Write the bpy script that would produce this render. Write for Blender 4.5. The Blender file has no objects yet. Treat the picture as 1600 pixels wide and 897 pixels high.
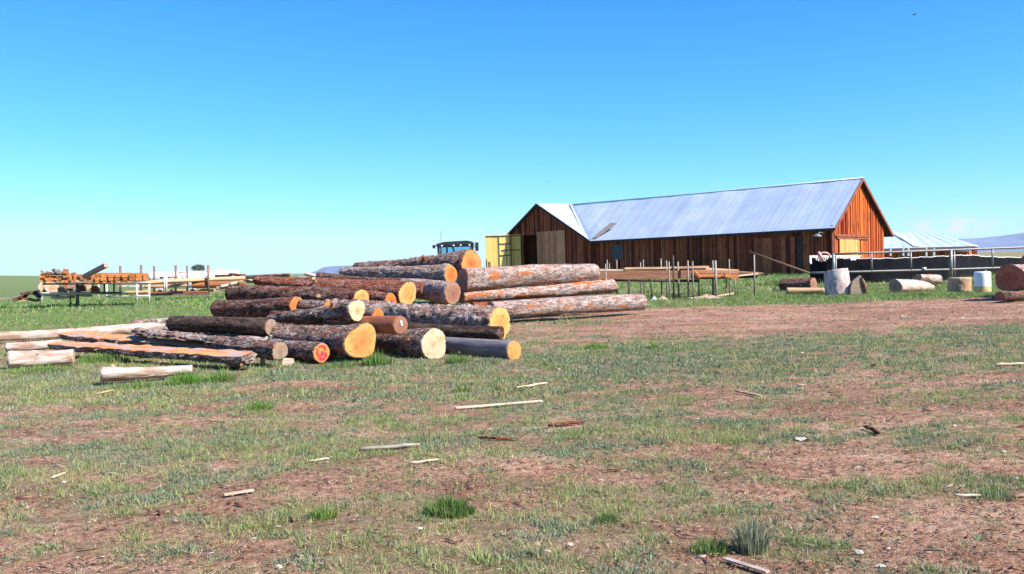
import bpy, math, random
import numpy as np
from mathutils import Vector, Matrix, Euler

random.seed(7); RNG = np.random.default_rng(11)
R = math.radians
S = bpy.context.scene
COL = S.collection

# ------------------------------------------------------------------ camera
F = 1385.0                      # focal length in photo pixels (1600 wide)
EYE = Vector((0, 0, 1.6))
PITCH = math.atan(32.5 / F); ROLL = math.atan(0.030)
CAMROT = Matrix.Rotation(math.pi/2 - PITCH, 3, 'X') @ Matrix.Rotation(-ROLL, 3, 'Z')
cd = bpy.data.cameras.new('camera'); cam = bpy.data.objects.new('camera', cd); COL.objects.link(cam)
cd.sensor_width = 36; cd.lens = 36 * F / 1600; cd.clip_start = 0.1; cd.clip_end = 30000
cam.matrix_world = Matrix.Translation(EYE) @ CAMROT.to_4x4()
S.camera = cam

# ------------------------------------------------------------------ light and sky
SUN_AZ, SUN_EL = -31.0, 43.0     # azimuth of the sun counted from +X, elevation
sdir = Vector((math.cos(R(SUN_AZ))*math.cos(R(SUN_EL)), math.sin(R(SUN_AZ))*math.cos(R(SUN_EL)), math.sin(R(SUN_EL))))
sl = bpy.data.lights.new('sun', 'SUN'); sun = bpy.data.objects.new('sun', sl); COL.objects.link(sun)
sl.energy = 5.0; sl.angle = R(0.53); sl.color = (1.0, 0.95, 0.87)
sun.rotation_euler = sdir.to_track_quat('Z', 'Y').to_euler(); sun.location = (30, -30, 40)

EXPO = 1.25
W = bpy.data.worlds.new('World'); S.world = W; W.use_nodes = True
wn = W.node_tree.nodes; wl = W.node_tree.links; wn.clear()
def wnode(t, **k):
    n = wn.new(t)
    for a, b in k.items(): setattr(n, a, b)
    return n
sky = wnode('ShaderNodeTexSky', sky_type='NISHITA'); sky.sun_disc = False
sky.sun_elevation = R(SUN_EL); sky.sun_rotation = R(90 - SUN_AZ); sky.altitude = 1500
sky.air_density = 1.0; sky.dust_density = 0.6; sky.ozone_density = 2.2
# grade of the clear high-altitude sky: deeper, more cyan, no white-out along the horizon
WS = 0.088; K = 1/(WS*2**EXPO); K0 = 1/(0.088*2**0.95)
sr = wnode('ShaderNodeSeparateColor'); hs = wnode('ShaderNodeCombineColor'); wl.new(sky.outputs[0], sr.inputs[0])
for i_, (g_, p_, c_) in enumerate(((0.63, 1.84, 0.76), (0.975, 1.08, 1.10), (1.50, 0.6, 1.04))):
    a_ = wnode('ShaderNodeMath', operation='DIVIDE'); wl.new(sr.outputs[i_], a_.inputs[0]); a_.inputs[1].default_value = K0
    b_ = wnode('ShaderNodeMath', operation='POWER'); wl.new(a_.outputs[0], b_.inputs[0]); b_.inputs[1].default_value = p_
    d_ = wnode('ShaderNodeMath', operation='MULTIPLY'); wl.new(b_.outputs[0], d_.inputs[0]); d_.inputs[1].default_value = K*g_
    e_ = wnode('ShaderNodeMath', operation='SMOOTH_MIN'); wl.new(d_.outputs[0], e_.inputs[0]); e_.inputs[1].default_value = K*c_; e_.inputs[2].default_value = K*0.15
    wl.new(e_.outputs[0], hs.inputs[i_])
# a bank of small fair-weather clouds low over the right hand mountains
tc = wnode('ShaderNodeTexCoord'); sep = wnode('ShaderNodeSeparateXYZ'); wl.new(tc.outputs['Generated'], sep.inputs[0])
mp = wnode('ShaderNodeMapping'); mp.inputs['Scale'].default_value = (70, 70, 190); mp.inputs['Location'].default_value = (3.1, 1.7, .4); wl.new(tc.outputs['Generated'], mp.inputs['Vector'])
nz = wnode('ShaderNodeTexNoise'); nz.inputs['Scale'].default_value = 1.0; nz.inputs['Detail'].default_value = 6; wl.new(mp.outputs[0], nz.inputs['Vector'])
def band(src, a, b, c, d):
    m1 = wnode('ShaderNodeMapRange', interpolation_type='SMOOTHSTEP'); m2 = wnode('ShaderNodeMapRange', interpolation_type='SMOOTHSTEP')
    wl.new(src, m1.inputs['Value']); wl.new(src, m2.inputs['Value'])
    m1.inputs['From Min'].default_value = a; m1.inputs['From Max'].default_value = b
    m2.inputs['From Min'].default_value = c; m2.inputs['From Max'].default_value = d
    m2.inputs['To Min'].default_value = 1; m2.inputs['To Max'].default_value = 0
    m = wnode('ShaderNodeMath', operation='MULTIPLY'); wl.new(m1.outputs[0], m.inputs[0]); wl.new(m2.outputs[0], m.inputs[1]); return m.outputs[0]
bz = band(sep.outputs['Z'], 0.016, 0.024, 0.030, 0.040); bx = band(sep.outputs['X'], 0.395, 0.43, 0.46, 0.49)
mr = wnode('ShaderNodeMapRange', interpolation_type='SMOOTHSTEP'); wl.new(nz.outputs['Fac'], mr.inputs['Value'])
mr.inputs['From Min'].default_value = 0.36; mr.inputs['From Max'].default_value = 0.58
m3 = wnode('ShaderNodeMath', operation='MULTIPLY'); m4 = wnode('ShaderNodeMath', operation='MULTIPLY')
wl.new(bz, m3.inputs[0]); wl.new(bx, m3.inputs[1]); wl.new(m3.outputs[0], m4.inputs[0]); wl.new(mr.outputs[0], m4.inputs[1])
cm = wnode('ShaderNodeMix', data_type='RGBA'); wl.new(m4.outputs[0], cm.inputs['Factor']); wl.new(hs.outputs[0], cm.inputs['A'])
cm.inputs['B'].default_value = (K*.93, K*.98, K*1.0, 1)
bg = wnode('ShaderNodeBackground'); bg.inputs['Strength'].default_value = WS; wl.new(cm.outputs['Result'], bg.inputs['Color'])
wo = wnode('ShaderNodeOutputWorld'); wl.new(bg.outputs[0], wo.inputs['Surface'])

vs = S.view_settings; vs.view_transform = 'Standard'; vs.look = 'None'; vs.gamma = 1; vs.use_curve_mapping = False
vs.exposure = EXPO
S.cycles.max_bounces = 6; S.cycles.transparent_max_bounces = 8; S.cycles.volume_bounces = 0

# ------------------------------------------------------------------ numpy noise, terrain
def _h(ix, iy, iz, s):
    n = (ix.astype(np.int64)*374761393 + iy.astype(np.int64)*668265263 + iz.astype(np.int64)*2147483647 + s*974634777) & 0xffffffff
    n = ((n ^ (n >> 13)) * 1274126177) & 0xffffffff
    n = ((n ^ (n >> 16)) * 2246822519) & 0xffffffff
    return ((n ^ (n >> 15)) & 0xffffff) / float(0xffffff)
def vn3(x, y, z, s=0):
    x = np.asarray(x, float); y = np.asarray(y, float); z = np.asarray(z, float)
    x, y, z = np.broadcast_arrays(x, y, z)
    ix, iy, iz = np.floor(x), np.floor(y), np.floor(z)
    fx, fy, fz = x-ix, y-iy, z-iz
    fx, fy, fz = [f*f*(3-2*f) for f in (fx, fy, fz)]
    r = 0
    for a in (0, 1):
        for b in (0, 1):
            for c in (0, 1):
                w = (fx if a else 1-fx)*(fy if b else 1-fy)*(fz if c else 1-fz)
                r = r + w*_h(ix+a, iy+b, iz+c, s)
    return r
def vn2(x, y, s=0):
    x = np.asarray(x, float); y = np.asarray(y, float)
    ix, iy = np.floor(x), np.floor(y); fx, fy = x-ix, y-iy
    fx = fx*fx*(3-2*fx); fy = fy*fy*(3-2*fy); z = np.zeros_like(ix)
    return (_h(ix, iy, z, s)*(1-fx)*(1-fy) + _h(ix+1, iy, z, s)*fx*(1-fy) + _h(ix, iy+1, z, s)*(1-fx)*fy + _h(ix+1, iy+1, z, s)*fx*fy)
def fbm(x, y, s=0, o=4):
    r = 0; a = 0.5; t = 0
    for i in range(o):
        r = r + a*vn2(np.asarray(x)*2**i + 17.3*i, np.asarray(y)*2**i + 9.1*i, s+i); t += a; a *= 0.5
    return r/t
def ss(a, b, v):
    t = np.clip((np.asarray(v, float)-a)/(b-a), 0, 1); return t*t*(3-2*t)
def bump(x, y, cx, cy, rx, ry):
    return np.exp(-(((x-cx)/rx)**2 + ((y-cy)/ry)**2))

def gz(x, y):                       # ground height
    x = np.asarray(x, float); y = np.asarray(y, float)
    z = 0.50*ss(38, 54, y)*ss(-9, 4, x)*(1-0.85*ss(120, 400, y))
    z = z + 0.05*(fbm(x*0.25, y*0.25, 3, 3)-0.5)*ss(2, 8, np.hypot(x, y))
    # low swell on the far left, land falling away behind the yard
    z = z + 9.5*bump(x, y, -410, 480, 185, 170)
    d = np.hypot(x, y)
    z = z - 0.0026*np.clip(d-150, 0, 3000)*(1-ss(0.02, 0.3, x/np.maximum(y, 1)))*ss(0, 1, y)
    return z
def gmicro(x, y):
    d = np.hypot(x, y)
    m = 0.035*(fbm(x*1.1, y*1.1, 21, 3)-0.5) + 0.02*(fbm(x*5, y*5, 31, 3)-0.5)
    m = m + 0.07*bump(x, y, -3.0, 12.4, 0.75, 0.5) + 0.05*bump(x, y, 0.0, 7.1, 0.35, 0.3)
    rd = bump(x, y, 12, 25, 9, 5)*(0.05*(fbm(x*.35, y*2.2, 71, 3)-.5) + .03*(fbm(x*2, y*4, 75, 3)-.5))*1.6
    return (m+rd)*(1-ss(30, 60, d))
def gh(x, y): return float(gz(x, y) + gmicro(np.float64(x), np.float64(y)))

def ray(px, py):
    return CAMROT @ Vector(((px-800)/F, (448.5-py)/F, -1))
def P(px, py, Y):                   # the point seen at that place of the photo, Y metres deep
    r = ray(px, py); return EYE + r*(Y/r.y)
def G(px, py):                      # the ground point seen there
    r = ray(px, py); Y = 20.0; z = 0.0
    for i in range(30):
        t = (z-1.6)/r.z if r.z < -1e-4 else 300
        p = EYE + r*t; z = gh(p.x, p.y)
    return Vector((p.x, p.y, z))

def cover(x, y):                    # how much grass grows there, 0..1
    c = 0.62 + 0.95*(fbm(x*0.45, y*0.75, 41, 4)-0.5) + 1.5*(fbm(x*1.9, y*2.3, 51, 4)-0.5)*(1-.3*ss(15, 30, y))
    far = ss(26, 33, y)
    c = c + 0.16*ss(2, -4, x)*ss(8, 14, y) + 0.5*far*ss(-2, -9, x)
    c = c + 0.26*bump(x, y, 2.6, 13.8, 5.0, 3.2) + 0.12*bump(x, y, 9, 17.0, 4.5, 1.1)
    c = c + 0.30*bump(x, y, -2, 14.6, 9, 1.5)
    road = ss(17.6, 20.0, y + 0.7*np.sin(x*0.5))*(1-ss(29.5, 31.0, y+0.5*np.sin(x*0.7)))*ss(1.5, 5.5, x - 0.14*(24-y))
    c = c - (0.55+.9*fbm(x*.5, y*1.2, 88, 3))*road
    c = c + 0.75*ss(30.3, 31.6, y)*(1-ss(90, 160, y))*ss(3, 7, x) 
    c = c - 0.9*bump(x, y, -3.0, 12.3, 1.0, 0.35) - 0.45*bump(x, y, -4.6, 10.6, 1.2, 0.35) - 0.35*bump(x, y, 4.2, 9.0, 2.6, 0.7) - 0.5*bump(x, y, 3.2, 4.7, 0.8, 0.9) - .4*bump(x, y, 1.3, 6.9, .5, .5)*0
    c = c - 0.5*bump(x, y, 0.0, 7.1, 0.4, 0.3) - 0.28*bump(x, y, 6.5, 12.0, 4, 1.6) - 0.6*bump(x, y, 2.5, 21, 3.2, 1.5)
    c = c - 0.4*ss(33, 36, y)*(1-ss(40, 44, y))*ss(-5, -9, x)*(fbm(x*.2, y*.3, 77, 2) > .5)
    return np.clip(c, 0.0, 1)

# ------------------------------------------------------------------ materials
MATS = {}
def newmat(name):
    m = bpy.data.materials.new(name); m.use_nodes = True; nt = m.node_tree
    b = nt.nodes['Principled BSDF']; b.inputs['Roughness'].default_value = 0.8
    MATS[name] = m; return m, nt, b
def nd(nt, t, **k):
    n = nt.nodes.new(t)
    for a, b in k.items():
        if a in n.inputs.keys() if hasattr(n.inputs, 'keys') else False: n.inputs[a].default_value = b
        else: setattr(n, a, b)
    return n
def ramp(nt, src, stops):
    r = nt.nodes.new('ShaderNodeValToRGB'); nt.links.new(src, r.inputs[0]); e = r.color_ramp.elements
    while len(e) < len(stops): e.new(0.5)
    for i, (p, c) in enumerate(stops):
        e[i].position = p; e[i].color = (c[0], c[1], c[2], 1) if len(c) >= 3 else (c[0],)*3+(1,)
    return r.outputs[0]
def fac(nt, src, a, b):
    m = nt.nodes.new('ShaderNodeMapRange'); m.interpolation_type = 'SMOOTHSTEP'; nt.links.new(src, m.inputs['Value'])
    m.inputs['From Min'].default_value = a; m.inputs['From Max'].default_value = b; return m.outputs[0]
def mix(nt, f, a, b, mode='MIX'):
    m = nt.nodes.new('ShaderNodeMix'); m.data_type = 'RGBA'; m.blend_type = mode
    for s, v in (('Factor', f), ('A', a), ('B', b)):
        if isinstance(v, (int, float)): m.inputs[s].default_value = v
        elif isinstance(v, tuple): m.inputs[s].default_value = (*v, 1)
        else: nt.links.new(v, m.inputs[s])
    return m.outputs['Result']
def mth(nt, op, a, b=None):
    m = nt.nodes.new('ShaderNodeMath'); m.operation = op
    for i, v in enumerate((a, b)):
        if v is None: continue
        if isinstance(v, (int, float)): m.inputs[i].default_value = v
        else: nt.links.new(v, m.inputs[i])
    return m.outputs[0]
def coords(nt, scale=(1, 1, 1), kind='Object', rnd=True):
    t = nt.nodes.new('ShaderNodeTexCoord'); mp = nt.nodes.new('ShaderNodeMapping')
    mp.inputs['Scale'].default_value = scale; nt.links.new(t.outputs[kind], mp.inputs['Vector'])
    if rnd:
        oi = nt.nodes.new('ShaderNodeObjectInfo'); v = nt.nodes.new('ShaderNodeVectorMath'); v.operation = 'MULTIPLY'
        cb = nt.nodes.new('ShaderNodeCombineXYZ')
        for i in range(3): nt.links.new(oi.outputs['Random'], cb.inputs[i])
        nt.links.new(cb.outputs[0], v.inputs[0]); v.inputs[1].default_value = (53.0, 31.0, 17.0)
        nt.links.new(v.outputs[0], mp.inputs['Location'])
    return mp.outputs[0]
def noise(nt, vec, scale, detail=4, rough=0.55, dist=0.0):
    n = nt.nodes.new('ShaderNodeTexNoise'); nt.links.new(vec, n.inputs['Vector'])
    n.inputs['Scale'].default_value = scale; n.inputs['Detail'].default_value = detail
    n.inputs['Roughness'].default_value = rough; n.inputs['Distortion'].default_value = dist; return n.outputs['Fac']
def voro(nt, vec, scale, feature='F1', out='Distance'):
    n = nt.nodes.new('ShaderNodeTexVoronoi'); n.feature = feature; nt.links.new(vec, n.inputs['Vector'])
    n.inputs['Scale'].default_value = scale; return n.outputs[out]
def bumpn(nt, b, h, strength=0.5, dist=0.02):
    n = nt.nodes.new('ShaderNodeBump'); n.inputs['Strength'].default_value = strength; n.inputs['Distance'].default_value = dist
    nt.links.new(h, n.inputs['Height']); nt.links.new(n.outputs[0], b.inputs['Normal'])

def bark(name, dark, mid, light, red, redamt=0.5, peel=None, peelamt=0.0, sc=1.0, crack=1.0):
    dark, mid, light, red = [tuple(x*0.74 for x in q) for q in (dark, mid, light, red)]
    if peel: peel = tuple(x*0.8 for x in peel)
    m, nt, b = newmat(name)
    c = coords(nt, (0.8, 2.2, 2.2))
    wv = nt.nodes.new('ShaderNodeTexNoise'); nt.links.new(c, wv.inputs['Vector']); wv.inputs['Scale'].default_value = 5*sc; wv.inputs['Detail'].default_value = 4
    va = nt.nodes.new('ShaderNodeVectorMath'); va.operation = 'MULTIPLY_ADD'; nt.links.new(wv.outputs['Color'], va.inputs[0]); va.inputs[1].default_value = (0.5, 0.35, 0.35); nt.links.new(c, va.inputs[2])
    cw = va.outputs[0]
    plates = voro(nt, cw, 6*sc, 'DISTANCE_TO_EDGE'); cell = nt.nodes.new('ShaderNodeTexVoronoi'); nt.links.new(cw, cell.inputs['Vector']); cell.inputs['Scale'].default_value = 9*sc
    fine = noise(nt, coords(nt, (1.2, 2.0, 2.0)), 13*sc, 8, 0.8, 0.5); big = noise(nt, c, 1.5*sc, 5, 0.7)
    tone = mth(nt, 'ADD', mth(nt, 'MULTIPLY', fine, 0.7), mth(nt, 'MULTIPLY', noise(nt, c, 4*sc, 4, 0.7), 0.45))
    col = ramp(nt, tone, [(0.50, dark), (0.57, mid), (0.625, light)])
    sep_ = nt.nodes.new('ShaderNodeSeparateColor'); nt.links.new(cell.outputs['Color'], sep_.inputs[0])
    rf = mth(nt, 'MULTIPLY', mth(nt, 'ADD', fac(nt, sep_.outputs[0], 0.55, 0.95), fac(nt, big, 0.48, 0.66)), redamt*0.75)
    cl = nt.nodes.new('ShaderNodeClamp'); nt.links.new(rf, cl.inputs[0])
    col = mix(nt, cl.outputs[0], col, red)
    if peel:
        pn = noise(nt, coords(nt, (0.55, 1.7, 1.7)), 2.3, 7, 0.72)
        pf = fac(nt, pn, 1-peelamt, 1-peelamt+0.02)
        col = mix(nt, pf, col, peel)
    col = mix(nt, mth(nt, 'MULTIPLY', fac(nt, mth(nt, 'ADD', plates, mth(nt, 'MULTIPLY', mth(nt, 'SUBTRACT', fine, .5), .25)), 0.09, 0.0), crack), col, tuple(x*0.45 for x in dark))
    nt.links.new(col, b.inputs['Base Color']); b.inputs['Roughness'].default_value = 0.9
    b.inputs['Specular IOR Level'].default_value = 0.2
    h = mth(nt, 'ADD', mth(nt, 'MULTIPLY', fac(nt, plates, 0.0, 0.25), 0.6*crack), mth(nt, 'MULTIPLY', fine, 1.2))
    bumpn(nt, b, h, 1.0, 0.035); return m
bark('bark_grey', (0.035, 0.022, 0.018), (0.21, 0.138, 0.11), (0.58, 0.46, 0.40), (0.32, 0.12, 0.07), 0.8, crack=.7)
bark('bark_brown', (0.018, 0.011, 0.010), (0.10, 0.055, 0.045), (0.36, 0.24, 0.20), (0.32, 0.08, 0.035), 0.75, crack=.8)
bark('bark_red', (0.07, 0.022, 0.016), (0.27, 0.09, 0.055), (0.52, 0.28, 0.21), (0.42, 0.10, 0.035), 0.9, crack=.8)
bark('bark_char', (0.012, 0.008, 0.007), (0.055, 0.035, 0.028), (0.17, 0.11, 0.08), (0.10, 0.05, 0.03), 0.5, crack=.2)
bark('bark_pale', (0.13, 0.09, 0.085), (0.36, 0.285, 0.265), (0.66, 0.56, 0.52), (0.46, 0.17, 0.09), 0.60, (0.58, 0.16, 0.035), 0.42, 1.2, crack=.35)
bark('bark_torn', (0.13, 0.09, 0.085), (0.40, 0.31, 0.29), (0.74, 0.62, 0.56), (0.46, 0.17, 0.09), 0.60, (0.56, 0.15, 0.035), 0.46, 1.2, crack=.35)
bark('bark_shag', (0.08, 0.05, 0.045), (0.33, 0.25, 0.22), (0.68, 0.57, 0.51), (0.40, 0.16, 0.09), 0.6, (0.40, 0.13, 0.06), 0.36, 0.8, crack=.6)
bark('bark_smooth', (0.42, 0.30, 0.27), (0.68, 0.56, 0.52), (0.82, 0.74, 0.70), (0.55, 0.30, 0.24), 0.5, None, 0, 1.0, crack=.1)
def peeled(name, a, bcol, grey, greyamt):
    a, bcol, grey = [tuple(x*0.72 for x in q) for q in (a, bcol, grey)]
    m, nt, b = newmat(name); c = coords(nt, (1, 7, 7))
    g = noise(nt, c, 3, 6, 0.65, 0.4)
    col = ramp(nt, g, [(0.3, tuple(x*0.6 for x in a)), (0.5, a), (0.7, bcol)])
    col = mix(nt, mth(nt, 'MULTIPLY', fac(nt, noise(nt, coords(nt, (0.7, 1.5, 1.5)), 3, 4), 0.45, 0.62), greyamt), col, grey)
    kn = voro(nt, coords(nt, (1.0, 1.8, 1.8)), 2.2)
    col = mix(nt, fac(nt, kn, 0.10, 0.05), col, (0.10, 0.05, 0.03))
    nt.links.new(col, b.inputs['Base Color']); b.inputs['Roughness'].default_value = 0.65
    bumpn(nt, b, g, 0.35, 0.01); return m
peeled('peeled_white', (0.56, 0.44, 0.37), (0.80, 0.70, 0.63), (0.34, 0.17, 0.10), 0.75)
peeled('peeled_orange', (0.32, 0.09, 0.025), (0.48, 0.17, 0.055), (0.28, 0.10, 0.05), 0.4)
peeled('peeled_tan', (0.55, 0.34, 0.18), (0.72, 0.50, 0.31), (0.38, 0.22, 0.13), 0.4)
peeled('peeled_grey', (0.17, 0.15, 0.155), (0.30, 0.27, 0.27), (0.26, 0.18, 0.13), 0.45)
peeled('wood_weathered', (0.30, 0.25, 0.21), (0.46, 0.40, 0.34), (0.22, 0.17, 0.14), 0.4)

def endgrain(name, sap, mid, heart, ringc=0.75, crack=(0.10, 0.04, 0.02), sc=1.0):
    m, nt, b = newmat(name)
    t = nt.nodes.new('ShaderNodeTexCoord'); s = nt.nodes.new('ShaderNodeSeparateXYZ'); nt.links.new(t.outputs['Object'], s.inputs[0])
    c = coords(nt, (1, 1, 1)); n1 = noise(nt, c, 2.2, 3); n2 = noise(nt, c, 9, 4)
    y = mth(nt, 'ADD', s.outputs['Y'], mth(nt, 'MULTIPLY', mth(nt, 'SUBTRACT', n1, 0.5), 0.16))
    z = mth(nt, 'ADD', s.outputs['Z'], 0.02)
    r = mth(nt, 'SQRT', mth(nt, 'ADD', mth(nt, 'MULTIPLY', y, y), mth(nt, 'MULTIPLY', z, z)))
    r = mth(nt, 'ADD', r, mth(nt, 'MULTIPLY', mth(nt, 'SUBTRACT', n2, 0.5), 0.03))
    col = ramp(nt, mth(nt, 'MULTIPLY', r, 3.0*sc), [(0.0, heart), (0.25, mid), (0.55, mid), (0.75, sap)])
    rings = mth(nt, 'SINE', mth(nt, 'MULTIPLY', r, 260))
    col = mix(nt, fac(nt, rings, 0.1, 1.0), col, mix(nt, 1.0, col, (ringc, ringc*0.88, ringc*0.75), 'MULTIPLY'))
    col = mix(nt, fac(nt, noise(nt, c, 6, 6, 0.75), 0.47, 0.68), col, mix(nt, 1.0, col, (0.95, 0.50, 0.30), 'MULTIPLY'))
    ang = mth(nt, 'ARCTAN2', z, y)
    cr = mth(nt, 'SINE', mth(nt, 'ADD', mth(nt, 'MULTIPLY', ang, 5.0), mth(nt, 'MULTIPLY', n1, 14)))
    cr = mth(nt, 'MULTIPLY', fac(nt, cr, 0.990, 0.999), fac(nt, noise(nt, c, 5, 2), 0.44, 0.54))
    col = mix(nt, cr, col, crack)
    saw = noise(nt, coords(nt, (1, 26, 3)), 3, 3)
    col = mix(nt, mth(nt, 'MULTIPLY', fac(nt, saw, 0.5, 0.7), 0.35), col, mix(nt, 1.0, col, (0.6, 0.52, 0.45), 'MULTIPLY'))
    col = mix(nt, mth(nt, 'MULTIPLY', fac(nt, noise(nt, c, 2.6, 6, 0.7), 0.52, 0.66), 0.5), col, (sap[0]*.55, sap[1]*.5, sap[2]*.6))
    nt.links.new(col, b.inputs['Base Color']); b.inputs['Roughness'].default_value = 0.75
    bumpn(nt, b, n2, 0.3, 0.01); return m
endgrain('end_fresh', (0.52, 0.28, 0.085), (0.46, 0.20, 0.05), (0.34, 0.11, 0.03))
endgrain('end_yellow', (0.56, 0.33, 0.11), (0.52, 0.25, 0.065), (0.44, 0.17, 0.04))
endgrain('end_orange', (0.50, 0.21, 0.05), (0.45, 0.14, 0.025), (0.27, 0.065, 0.015))
endgrain('end_pale', (0.56, 0.47, 0.34), (0.50, 0.38, 0.24), (0.36, 0.24, 0.14))
endgrain('end_grey', (0.30, 0.235, 0.175), (0.26, 0.20, 0.15), (0.16, 0.115, 0.08))
endgrain('end_brown', (0.30, 0.155, 0.10), (0.24, 0.11, 0.07), (0.15, 0.065, 0.04))
endgrain('end_red', (0.34, 0.12, 0.055), (0.29, 0.08, 0.035), (0.21, 0.055, 0.02), 0.9, (0.6, 0.26, 0.11))

def plain(name, col, rough=0.7, metal=0.0, var=0.25, sc=6, spec=0.5):
    m, nt, b = newmat(name); n = noise(nt, coords(nt), sc, 5, 0.6)
    c2 = mix(nt, fac(nt, n, 0.3, 0.7), tuple(x*(1-var) for x in col), tuple(min(1, x*(1+var*0.6)) for x in col))
    nt.links.new(c2, b.inputs['Base Color']); b.inputs['Roughness'].default_value = rough; b.inputs['Metallic'].default_value = metal
    b.inputs['Specular IOR Level'].default_value = spec; return m
plain('metal_dark', (0.05, 0.05, 0.055), 0.55); plain('metal_rust', (0.16, 0.09, 0.075), 0.7, 0, 0.4)
plain('pipe_grey', (0.19, 0.175, 0.175), 0.45, 0.25); plain('pipe_white', (0.55, 0.50, 0.44), 0.5, 0, 0.15)
plain('pipe_green', (0.09, 0.13, 0.12), 0.5); plain('rubber_black', (0.010, 0.010, 0.014), 0.9, 0, 0.4, 1.2, 0.1)
plain('tarp_white', (0.78, 0.76, 0.75), 0.6, 0, 0.1); plain('plastic_white', (0.80, 0.79, 0.76), 0.4, 0, 0.06)
plain('tank_white', (0.80, 0.79, 0.80), 0.5, 0, 0.06); plain('tank_grey', (0.42, 0.43, 0.45), 0.5)
plain('frame_red', (0.45, 0.16, 0.12), 0.6); plain('tractor_blue', (0.02, 0.07, 0.14), 0.35, 0, .1); plain('tractor_black', (0.018, 0.022, 0.03), 0.5)
plain('strap_pink', (0.62, 0.28, 0.25), 0.6); plain('spray_red', (0.78, 0.03, 0.05), 0.6, 0, 0.2, 20); plain('paint_white', (0.8, 0.8, 0.8), 0.6)
plain('stain_yellow', (0.62, 0.44, 0.20), 0.5); plain('bird_black', (0.012, 0.012, 0.015), 0.7); plain('stone_white', (0.42, 0.37, 0.32), 0.8, 0, .2, 30)
plain('wood_trim', (0.22, 0.06, 0.03), 0.75, 0, 0.4, 3); plain('wood_dark', (0.05, 0.03, 0.025), 0.8); plain('window_blue_black', (0.02, 0.035, 0.055), 0.4)  # last one: the barn window cover's own blue-black
plain('door_tan', (0.36, 0.23, 0.16), 0.8, 0, .35, 2); plain('moss_green', (0.06, 0.22, 0.13), .8)
plain('straw_dry', (0.50, 0.40, 0.26), 0.9); plain('heap_tan', (0.38, 0.26, 0.18), 0.95, 0, 0.35, 5)
plain('smoke_grey', (0.25, 0.25, 0.24), 0.8)

def board(name, a, bcol, dark):
    """wood with a per-board tint attribute and grain down the boards (local Z or long axis)"""
    m, nt, b = newmat(name); at = nt.nodes.new('ShaderNodeAttribute'); at.attribute_name = 'tint'
    c = coords(nt, (9, 9, 0.9), rnd=False); g = noise(nt, c, 1.4, 6, 0.7, 0.3)
    v = mth(nt, 'ADD', mth(nt, 'MULTIPLY', at.outputs['Fac'], 0.62), mth(nt, 'MULTIPLY', g, 0.42))
    col = ramp(nt, v, [(0.16, dark), (0.42, a), (0.78, bcol)])
    st = noise(nt, coords(nt, (2.6, 2.6, 1.1), rnd=False), 1.1, 5, 0.75)
    col = mix(nt, mth(nt, 'MULTIPLY', fac(nt, st, 0.50, 0.66), 0.55), col, dark)
    nt.links.new(col, b.inputs['Base Color']); b.inputs['Roughness'].default_value = 0.8; b.inputs['Specular IOR Level'].default_value = 0.25
    bumpn(nt, b, g, 0.5, 0.01); return m
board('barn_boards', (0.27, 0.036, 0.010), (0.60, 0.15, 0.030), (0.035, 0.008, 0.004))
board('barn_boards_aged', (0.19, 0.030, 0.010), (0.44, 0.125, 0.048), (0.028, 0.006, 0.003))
board('door_planks', (0.52, 0.205, 0.095), (0.68, 0.30, 0.15), (0.32, 0.11, 0.045))
board('boards_pine', (0.44, 0.20, 0.06), (0.62, 0.35, 0.13), (0.24, 0.07, 0.02))
board('door_yellow', (0.74, 0.41, 0.10), (0.84, 0.52, 0.17), (0.50, 0.24, 0.06))
def lumber(name, a, bcol, dark):
    a, bcol, dark = [tuple(x*k for x, k in zip(q, (.76, .70, .66))) for q in (a, bcol, dark)]
    m, nt, b = newmat(name); c = coords(nt, (0.6, 8, 8)); g = noise(nt, c, 2, 5, 0.6, 0.3)
    col = ramp(nt, g, [(0.3, dark), (0.5, a), (0.68, bcol)])
    nt.links.new(col, b.inputs['Base Color']); bumpn(nt, b, g, 0.3, 0.01); return m
lumber('lumber_orange', (0.60, 0.20, 0.05), (0.74, 0.34, 0.10), (0.38, 0.09, 0.025))
lumber('lumber_tan', (0.58, 0.36, 0.22), (0.74, 0.54, 0.38), (0.36, 0.19, 0.11))
lumber('lumber_brown', (0.32, 0.15, 0.08), (0.42, 0.22, 0.13), (0.20, 0.08, 0.045))
lumber('lumber_rose', (0.44, 0.27, 0.22), (0.58, 0.40, 0.34), (0.26, 0.13, 0.10))
lumber('lumber_pale', (0.66, 0.54, 0.42), (0.80, 0.70, 0.58), (0.45, 0.33, 0.24))
lumber('lumber_grey', (0.36, 0.30, 0.27), (0.50, 0.44, 0.40), (0.18, 0.14, 0.12))

# slab inner face: orange heartwood streaked with grey sapwood
m, nt, b = newmat('slab_face'); c = coords(nt, (0.9, 5, 5)); g = noise(nt, c, 2.0, 5, 0.6, 0.5)
col = ramp(nt, g, [(0.30, (0.22, 0.07, 0.03)), (0.45, (0.46, 0.17, 0.045)), (0.62, (0.54, 0.27, 0.095))])
col = mix(nt, fac(nt, noise(nt, coords(nt, (0.5, 2.2, 2.2)), 2.4, 6, .7), 0.48, 0.56), col, (0.36, 0.24, 0.20))
nt.links.new(col, b.inputs['Base Color']); bumpn(nt, b, g, 0.4, 0.01)

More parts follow.
